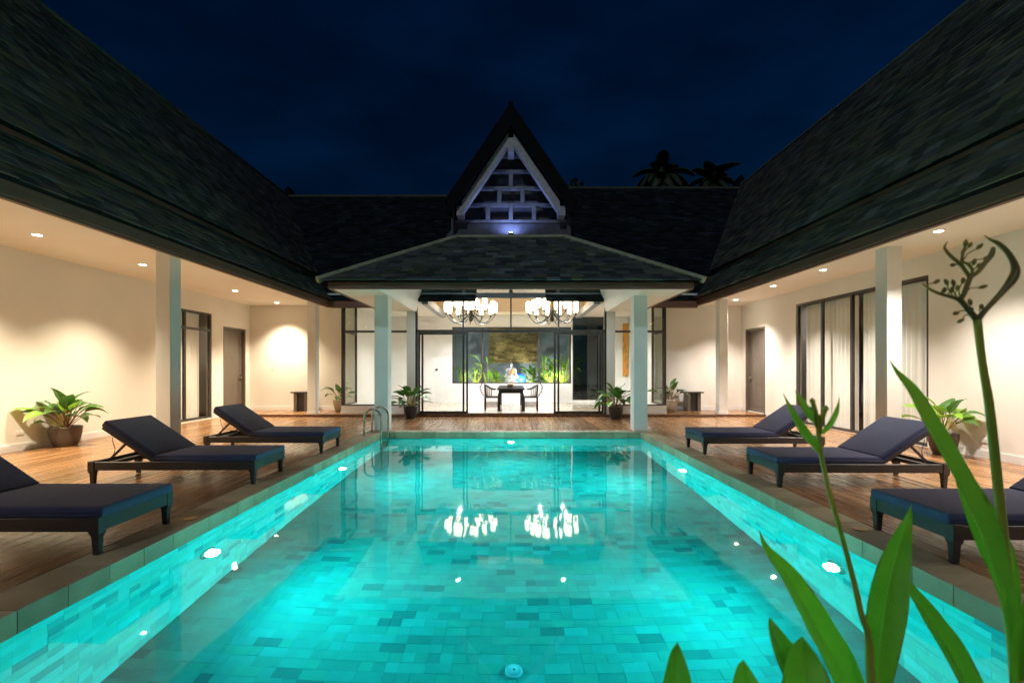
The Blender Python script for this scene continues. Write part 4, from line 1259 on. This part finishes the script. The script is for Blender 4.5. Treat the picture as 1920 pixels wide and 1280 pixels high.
# ------------------------------------------------------------------ foreground plants close to the camera
def fg_leaf(parent, pts, d0, d1, matl, fold=.3, turn=0.0, ground=True, name='leaf'):
    """pts: (px, py, half width px) from tip to base; the blade leans from depth d0 at the tip to d1 at the base"""
    n = len(pts); q = []
    for i, (px, py, w) in enumerate(pts):
        d = d0+(d1-d0)*i/(n-1); p = P(px, py, d); q.append((p.x, p.y, p.z, w*d/F))
    q = smooth_path(q, 3)
    sp = [Vector(a[:3]) for a in q]; hw = [max(.0006, a[3])/math.cos(turn) for a in q]
    side = Vector((math.cos(turn), math.sin(turn), 0))
    lf = MB().grid(leaf_rows(sp, hw, side, fold, .02)).build(name, matl, parent, True, smooth=True, recalc=False); leaf_uv(lf)
    if ground:
        e = sp[-1]; g_ = Vector((e.x+.03*(1 if e.x > .6 else -1), e.y-.05, -.02))
        MB().tube([sp[-2], e+Vector((0, 0, -.1)), g_], [.006, .009, .012], 8).build('petiole', M['stemgreen'], lf, True, smooth=True)
    return lf
def at(px, py, d): return P(px, py, d)

hp = thing('tall_plant', 'tall broad leaved plant with one big yellow green leaf in the right foreground', 'plant', (1.05, .95, -.02))
fg_leaf(hp, [(1666, 672, 0), (1680, 700, 8), (1704, 733, 17), (1740, 800, 24), (1775, 862, 26), (1810, 930, 28), (1842, 999, 31), (1866, 1072, 26), (1886, 1144, 18), (1896, 1220, 12), (1902, 1300, 7)], 1.12, .98, M['leafyel'], .42, .35)
fg_leaf(hp, [(1776, 820, 0), (1800, 880, 9), (1832, 950, 17), (1862, 1020, 20), (1886, 1090, 15), (1900, 1180, 8), (1906, 1300, 5)], 1.14, 1.02, M['leaffg'], .3, -.6)
fg_leaf(hp, [(1940, 1090, 0), (1930, 1140, 14), (1922, 1210, 22), (1914, 1300, 18)], .95, .97, M['leaffg'], .3, .2)

ss = thing('seed_stem', 'tall bare seed stem with curling dark branches and small buds in the right foreground', 'plant', (1.10, 1.02, -.02))
def z4(x, y, d=1.05): return P(1700+x/4.92, 420+y/4.92, d)
def curve(parent, pts, name, mat, n=8):
    q = smooth_path([tuple(p)+(r*1.05/F,) for p, r in pts], 4)
    return MB().tube([a[:3] for a in q], [max(.0008, a[3]) for a in q], n).build(name, mat, parent, True, smooth=True)
gpt = Vector((1.16, 1.0, -.02))
curve(ss, [(gpt, 13), (P(1908, 1290, 1.05), 11), (P(1893, 1150, 1.05), 9), (P(1880, 1000, 1.05), 8), (P(1868, 880, 1.05), 7.5), (P(1855, 760, 1.05), 7), (P(1842, 680, 1.05), 6), (z4(650, 880), 6.5)], 'stem', M['stemgreen'], 10)
curve(ss, [(z4(648, 885), 6), (z4(720, 800), 4.5), (z4(800, 715), 4.5), (z4(900, 605), 5.5), (z4(975, 510), 7.5), (z4(1003, 430), 6.5), (z4(982, 345), 5), (z4(930, 260), 4.5), (z4(850, 182), 4), (z4(770, 142), 2.2), (z4(715, 105), .8)], 'branch', M['stemdark'])
curve(ss, [(z4(645, 880), 5.5), (z4(560, 780), 4.5), (z4(490, 700), 4.5), (z4(420, 675), 3.5), (z4(330, 650), 3), (z4(230, 610), 2.5), (z4(145, 550), .9)], 'branch', M['stemdark'])
curve(ss, [(z4(490, 702), 4.2), (z4(530, 640), 4), (z4(560, 560), 4), (z4(585, 490), 4.2)], 'branch', M['stemdark'])
curve(ss, [(z4(583, 492), 3.6), (z4(540, 432), 3.2), (z4(495, 370), 3.2), (z4(410, 300), 3), (z4(362, 245), 2.4), (z4(350, 205), 1.8), (z4(378, 160), .7)], 'branch', M['stemdark'])
curve(ss, [(z4(587, 492), 3.6), (z4(660, 440), 3.6), (z4(720, 360), 4), (z4(780, 285), 4.5), (z4(800, 215), 3)], 'branch', M['stemdark'])
curve(ss, [(z4(587, 488), 3), (z4(605, 430), 2.6), (z4(565, 370), 2.6), (z4(512, 345), 2.6), (z4(520, 270), 2.2), (z4(545, 205), 2)], 'branch', M['stemdark'])
buds = [((515, 345), (540, 195)), ((515, 345), (578, 205)), ((515, 345), (655, 222)), ((565, 370), (720, 318)), ((605, 430), (618, 365)), ((550, 620), (680, 585)), ((490, 690), (517, 535)),
        ((470, 690), (435, 558)), ((440, 680), (373, 550)), ((470, 690), (470, 600)), ((590, 800), (465, 820)), ((600, 830), (513, 882)), ((620, 850), (588, 735)), ((650, 850), (600, 792)),
        ((690, 830), (690, 775)), ((190, 590), (262, 540)), ((500, 380), (435, 378)), ((600, 480), (660, 390)), ((340, 650), (345, 620)), ((400, 670), (410, 625))]
for k, (a, b) in enumerate(buds):
    pa, pb_ = z4(*a), z4(b[0], b[1], 1.05+.012*math.sin(k*2.3))
    mid = (pa+pb_)/2+Vector((0, .006, .004))
    MB().tube([pa, mid, pb_], [.0016, .0014, .0014], 5).build('pedicel', M['stemdark'], ss, True)
    dr_ = (pb_-pa).normalized()
    MB().tube([pb_-dr_*.004, pb_+dr_*.002, pb_+dr_*.008, pb_+dr_*.013], [.0018, .0044, .0042, .001], 8).build('bud', M['stemdark'], ss, True, smooth=True)

bs = thing('bract_stem', 'slender stem topped by three pointed bracts and buds in front of the loungers', 'plant', (.72, .9, -.02))
curve(bs, [(Vector((.68, .88, -.02)), 9), (P(1634, 1290, .95), 6), (P(1613, 1144, .96), 5), (P(1586, 1033, .97), 4.2), (P(1555, 921, .98), 3.8), (P(1538, 844, .98), 3.8), (P(1533, 790, .98), 4), (P(1526, 755, .98), 2.5)], 'stem', M['stemgreen'], 8)
fg_leaf(bs, [(1468, 736, 0), (1482, 770, 6), (1502, 806, 10), (1524, 832, 8), (1537, 848, 4)], .96, .98, M['leafyel'], .5, .3, False, 'bract')
fg_leaf(bs, [(1491, 731, 0), (1503, 752, 5), (1518, 775, 6.5), (1532, 795, 3)], .99, .98, M['leafyel'], .5, -.3, False, 'bract')
fg_leaf(bs, [(1574, 745, 0), (1567, 770, 5), (1554, 795, 6), (1540, 812, 3)], 1.0, .98, M['leafyel'], .5, .2, False, 'bract')
for a, b in (((1531, 800), (1524, 756)), ((1535, 810), (1547, 770)), ((1536, 820), (1540, 785))):
    pa, pb_ = P(*a, .98), P(*b, .975); dr_ = (pb_-pa).normalized()
    MB().tube([pa, pb_, pb_+dr_*.006, pb_+dr_*.012], [.003, .004, .006, .002], 8).build('bud', M['stemgreen'], bs, True, smooth=True)

def single(label, pts, d0, d1, mat, fold, turn):
    e = pts[-1]; b = P(e[0], e[1], d1)
    t = thing('leafy_plant', label, 'plant', (b.x, b.y-.05, -.02), 0, 'broad leaves at the near pool edge')
    fg_leaf(t, pts, d0, d1, mat, fold, turn)
    return t
single('dark green pointed leaf slanting across the water left of the slender bract stem', [(1423, 992, 0), (1436, 1028, 8), (1473, 1075, 20), (1504, 1125, 27), (1536, 1183, 31), (1568, 1241, 34), (1592, 1300, 34)], 1.15, 1.0, M['leaffg'], .3, .3)
pl_ = single('upright bright green leaf pair crossing the coping right of the slender bract stem', [(1708, 946, 0), (1702, 975, 6), (1688, 1015, 14), (1670, 1076, 24), (1658, 1144, 28), (1650, 1207, 25), (1643, 1300, 16)], 1.10, 1.0, M['leaffg'], .5, -.4)
single('dark leaf leaning right behind the upright leaf pair', [(1682, 1064, 0), (1696, 1090, 9), (1717, 1122, 16), (1750, 1173, 24), (1787, 1231, 28), (1820, 1300, 28)], 1.12, 1.02, M['leaffg'], .35, .25)
single('short pointed leaf tip at the bottom edge, third from the left', [(1443, 1156, 0), (1449, 1178, 12), (1460, 1210, 24), (1480, 1251, 33), (1502, 1300, 36)], 1.02, .94, M['leaffg'], .35, .4)
single('broad dark leaf tip at the bottom edge below the slanting leaf', [(1504, 1192, 0), (1505, 1212, 14), (1507, 1240, 30), (1512, 1300, 48)], .92, .86, M['leaffg'], .25, -.2)
single('small leaf tip at the bottom edge, leftmost of the foreground leaves', [(1270, 1203, 0), (1269, 1222, 10), (1268, 1250, 21), (1266, 1300, 34)], .98, .92, M['leaffg'], .3, .2)
single('small dark leaf tip at the bottom edge, second from the left', [(1394, 1236, 0), (1394, 1250, 10), (1396, 1270, 20), (1400, 1300, 33)], .90, .86, M['leaffg'], .25, -.1)

# ------------------------------------------------------------------ garden court behind the hall window
gc = thing('garden_wall', 'dark rendered wall of the lit garden court behind the hall', 'wall', (0, 20, 0))
MB().box(-5.2, 5.2, 20.0, 20.15, 0, 4.4).build('render', M['gardenwall'], gc)
MB().box(-5.2, -5.05, 17.8, 20.0, 0, 4.4).box(5.05, 5.2, 17.8, 20.0, 0, 4.4).build('return_wall', M['gardenwall'], gc)
pcs = []
z = 1.62
while z < 3.6:
    h = random.uniform(.05, .085); x = -.95
    while x < 1.15:
        w = random.uniform(.14, .42); w = min(w, 1.15-x)
        dpt = random.uniform(.06, .14)
        if w > .03: pcs.append((Vector((x+w/2, 19.98-dpt/2, z+h/2)), Vector((w-.008, 0, 0)), Vector((0, 0, h-.010)), Vector((0, dpt, 0))))
        x += w
    z += h
place(pcs, gc, 'stone', M['stone'], 300)
pb2 = tag(MB().box(-2.6, 4.6, 17.85, 19.95, .0, .70).build('planter_bed', M['soil']), 'dark raised planting bed outside the hall window', 'planter')
# statue
stt = thing('buddha_statue', 'seated silver statue with an orange robe on a pedestal in the garden court', 'statue', (0, 18.5, .80))
def blob(parts, name, mat, vox):
    bm = bmesh.new()
    for c, r, rot in parts:
        Mx = Matrix.Translation(c) @ Matrix.Rotation(rot[1], 4, rot[0]) @ Matrix.Diagonal((*r, 1))
        bmesh.ops.create_uvsphere(bm, u_segments=20, v_segments=12, radius=1, matrix=Mx)
    me = bpy.data.meshes.new(name); bm.to_mesh(me); bm.free(); me.materials.append(mat)
    o = bpy.data.objects.new(name, me); COL.objects.link(o)
    rm = o.modifiers.new('remesh', 'REMESH'); rm.mode = 'VOXEL'; rm.voxel_size = vox; rm.use_smooth_shade = True
    sm = o.modifiers.new('smooth', 'SMOOTH'); sm.iterations = 4
    return o
Z = ('Z', 0)
body = blob([((0, 0, .30), (.15, .10, .10), Z), ((0, .01, .43), (.135, .095, .16), Z), ((0, .01, .55), (.175, .09, .07), Z), ((0, 0, .62), (.055, .055, .07), Z),
             ((0, -.005, .71), (.072, .08, .095), Z), ((0, .01, .79), (.05, .055, .035), Z), ((0, .01, .84), (.018, .018, .06), Z),
             ((-.075, .01, .70), (.012, .02, .045), Z), ((.075, .01, .70), (.012, .02, .045), Z), ((0, -.085, .70), (.013, .018, .022), Z),
             ((-.19, .0, .47), (.045, .05, .13), ('Y', .15)), ((.19, .0, .47), (.045, .05, .13), ('Y', -.15)),
             ((-.17, -.09, .34), (.045, .12, .04), ('Z', -.5)), ((.17, -.09, .34), (.045, .12, .04), ('Z', .5)), ((0, -.16, .32), (.08, .05, .03), Z),
             ((-.19, -.08, .25), (.16, .10, .07), ('Z', .35)), ((.19, -.08, .25), (.16, .10, .07), ('Z', -.35)), ((0, -.15, .24), (.20, .09, .06), Z), ((0, .03, .22), (.24, .16, .05), Z)], 'body', M['statue'], .014)
body.parent = stt; body.location = (0, 0, .02)
robe = blob([((.055, -.04, .42), (.085, .075, .15), ('Y', .30)), ((.02, -.06, .34), (.10, .06, .06), Z)], 'robe', M['robe'], .014); robe.parent = stt; robe.location = (0, -.012, .02)
MB().lathe([(.30, 0), (.32, .05), (.26, .10), (.25, .13), (.32, .20), (.31, .215), (.24, .22)], 24, sy=.7).build('lotus_base', M['statue'], stt, False, smooth=True)
MB().box(-.28, .28, -.20, .20, -.10, .001).build('pedestal', M['stone'], stt, False)
MB().lathe([(.004, .06), (.02, .02), (.02, 0)][::-1], 10, (0, .01, .90)).build('finial', M['gold'], stt, False)
gl = thing('globe_lamp', 'glowing blue globe lamp beside the seated statue', 'lamp', (.36, 18.55, .70))  # added ball, its glow stands in for a reflection in the hall glass
MB().lathe([(.02, 0), (.10, .03), (.19, .11), (.23, .22), (.23, .29), (.18, .40), (.10, .47), (.01, .49)], 24).build('globe', M['globe'], gl, False, smooth=True)
MB().lathe([(.01, 0), (.05, .02), (.06, .06), (.04, .10), (.01, .12)], 14, (-.02, -.17, .20)).build('bulb', M['globehot'], gl, False, smooth=True)

def garden_plant(x, y, h, label, mat, seed, n=16, thin=False, z=.70):
    rng = random.Random(seed)
    t = thing('garden_plant', label, 'plant', (x, y, z), 0, 'plants in the garden court')
    for i in range(n):
        az = rng.uniform(0, 6.28); el = R(rng.uniform(50, 88) if thin else rng.uniform(25, 80)); f = rng.uniform(.55, 1.15)
        plant_leaf(t, (rng.uniform(-.06, .06), rng.uniform(-.06, .06), 0), az, el, h*f*(.62 if thin else .5), h*f*.42, h*(.030 if thin else .085), rng.uniform(.3, 1.1), mat, M['stemgreen'], rng)
garden_plant(-2.0, 18.5, .95, 'upright green plant in the garden court by the left end of the hall window', M['leaflime'], 31, 26, True)
garden_plant(-1.45, 18.7, .85, 'feathery green plant in the garden court beside the left window mullion', M['leaflime'], 32, 26, True)
garden_plant(-.95, 18.6, 1.5, 'tall slim lime plant left of the stacked stone panel', M['leaflime'], 33, 14, True)
garden_plant(-.58, 18.4, .75, 'yellow green bushy plant left of the seated statue', M['leaflime'], 34, 36)
garden_plant(.92, 18.5, 1.05, 'dark green broad leaved plant right of the blue globe lamp', M['leaf'], 35, 20)
garden_plant(.85, 18.2, .35, 'low yellow green plant at the foot of the broad leaved plant', M['leaflime'], 36, 14)
garden_plant(1.36, 18.5, 1.25, 'upright plant with orange stems right of the window mullion', M['leaflime'], 37, 24, True)
garden_plant(1.75, 18.6, 1.2, 'arching palm leaved plant in the right hall window light', M['leaf'], 38, 18)
garden_plant(2.12, 18.4, 1.5, 'bright bamboo like clump at the right end of the hall window', M['leaflime'], 39, 40, True)
garden_plant(2.75, 18.3, .8, 'small uplit plant seen through the grey garden door', M['leaflime'], 40, 16, True, .70)
for i in range(6):
    xx = 1.36+random.uniform(-.08, .08)
def garden_spot(x, y, label, w, aim, col=(.95, 1.0, .82)):
    t = thing('garden_spot', label, 'spot lamp', (x, y, .70), 0, 'spot lamps in the garden court')
    MB().lathe([(.02, 0), (.02, .04), (.04, .05), (.045, .10), (.035, .10)], 12).build('housing', M['iron'], t, False)
    MB().lathe([(.034, .098), (.03, .103)], 12).build('lens', M['spotlens'], t, False)
    d = (Vector(aim)-Vector((x, y, .85))).normalized()
    o = spot('beam', (0, 0, .15), t, w, col, 150, .7, (0, 0, 0), .05)
    o.rotation_mode = 'QUATERNION'; o.rotation_quaternion = d.to_track_quat('-Z', 'Y')
garden_spot(-1.6, 17.98, 'small garden spot below the left hall window light', 130, (-1.2, 19, 1.6))
garden_spot(-.25, 17.95, 'small garden spot in front of the seated statue', 7, (-.1, 19, 1.7))
garden_spot(.62, 17.98, 'small garden spot below the blue globe lamp', 170, (.6, 19.9, 2.2))
garden_spot(1.8, 17.98, 'small garden spot below the right hall window light', 150, (1.8, 19, 1.6))

# ------------------------------------------------------------------ palms beyond the roofs
def palm(x, y, h, seed, label, cr=2.6):
    rng = random.Random(seed)
    t = thing('palm_tree', label, 'tree', (x, y, -.06), 0, 'palms beyond the roofs')
    lean = rng.uniform(-.4, .4)
    MB().tube([(lean*(q/8)**2, 0, h*q/8) for q in range(9)], [.22-.012*q for q in range(9)], 10).build('trunk', M['bark'], t, False, smooth=True)
    cr_ = MB()
    for i in range(44):
        az = 2*math.pi*i/22+rng.uniform(-.12, .12); el = R(rng.uniform(-15, 80)); d = Vector((math.cos(az)*math.cos(el), math.sin(az)*math.cos(el), math.sin(el)))
        p = Vector((lean, 0, h)); L = cr*rng.uniform(.55, 1.15); pts = [p.copy()]
        for k in range(12):
            d = (d+Vector((rng.uniform(-.05, .05), rng.uniform(-.05, .05), -.17))).normalized(); p = p+d*(L/12); pts.append(p.copy())
        cr_.tube(pts, [.04-.0028*k for k in range(13)], 5)
        side = Vector((-math.sin(az), math.cos(az), 0))
        for k in range(1, 13):
            tt = (pts[k]-pts[k-1]).normalized()
            for s in (-1, 1):
                for sub in (0, .5):
                    b = pts[k]-tt*(sub*L/12); ll = .7*math.sin(math.pi*(k/14+.05))+.12
                    e = b+side*(s*ll*.75)+tt*(ll*.5)+Vector((0, 0, -ll*.45))
                    cr_.poly([b-tt*.07, b+tt*.07, (b+e)/2+tt*.08+Vector((0, 0, .04)), e, (b+e)/2-tt*.06])
    cr_.build('crown', M['palm'], t, False, recalc=False)
palm(12.9, 38.0, 17.5, 51, 'dark palm silhouette above the right roof, the larger of the two', 2.6)
palm(17.4, 40.0, 17.9, 52, 'dark palm silhouette above the right roof, the smaller one nearest the wing', 2.3)
def bush_tree(x, y, h, w, seed, label):
    rng = random.Random(seed); t = thing('tree', label, 'tree', (x, y, -.06), 0, 'trees beyond the roofs')
    MB().tube([(0, 0, 0), (.2, 0, h*.4), (0, .1, h*.8)], [.3, .22, .1], 8).build('trunk', M['bark'], t, False)
    c = MB()
    for i in range(900):
        a = rng.uniform(0, 6.28); r = rng.random()**.5; zz = rng.uniform(-1, 1)
        rr = w*math.sqrt(max(0, 1-zz*zz))*r*(1+.25*math.sin(a*3+seed))
        p = Vector((rr*math.cos(a), rr*math.sin(a), h*.80+zz*h*.2)); s = rng.uniform(.15, .3)
        d1 = Vector((rng.uniform(-1, 1), rng.uniform(-1, 1), rng.uniform(-1, 1))).normalized()*s; d2 = d1.orthogonal().normalized()*s*.5
        c.poly([p-d1, p-d2, p+d1, p+d2])
    c.build('crown', M['palm'], t, False, recalc=False)
bush_tree(5.0, 36.0, 16.3, 1.3, 61, 'dark tree top peeping over the roof beside the gable')
bush_tree(9.6, 38.0, 15.9, 2.2, 62, 'low dark tree top left of the larger palm')
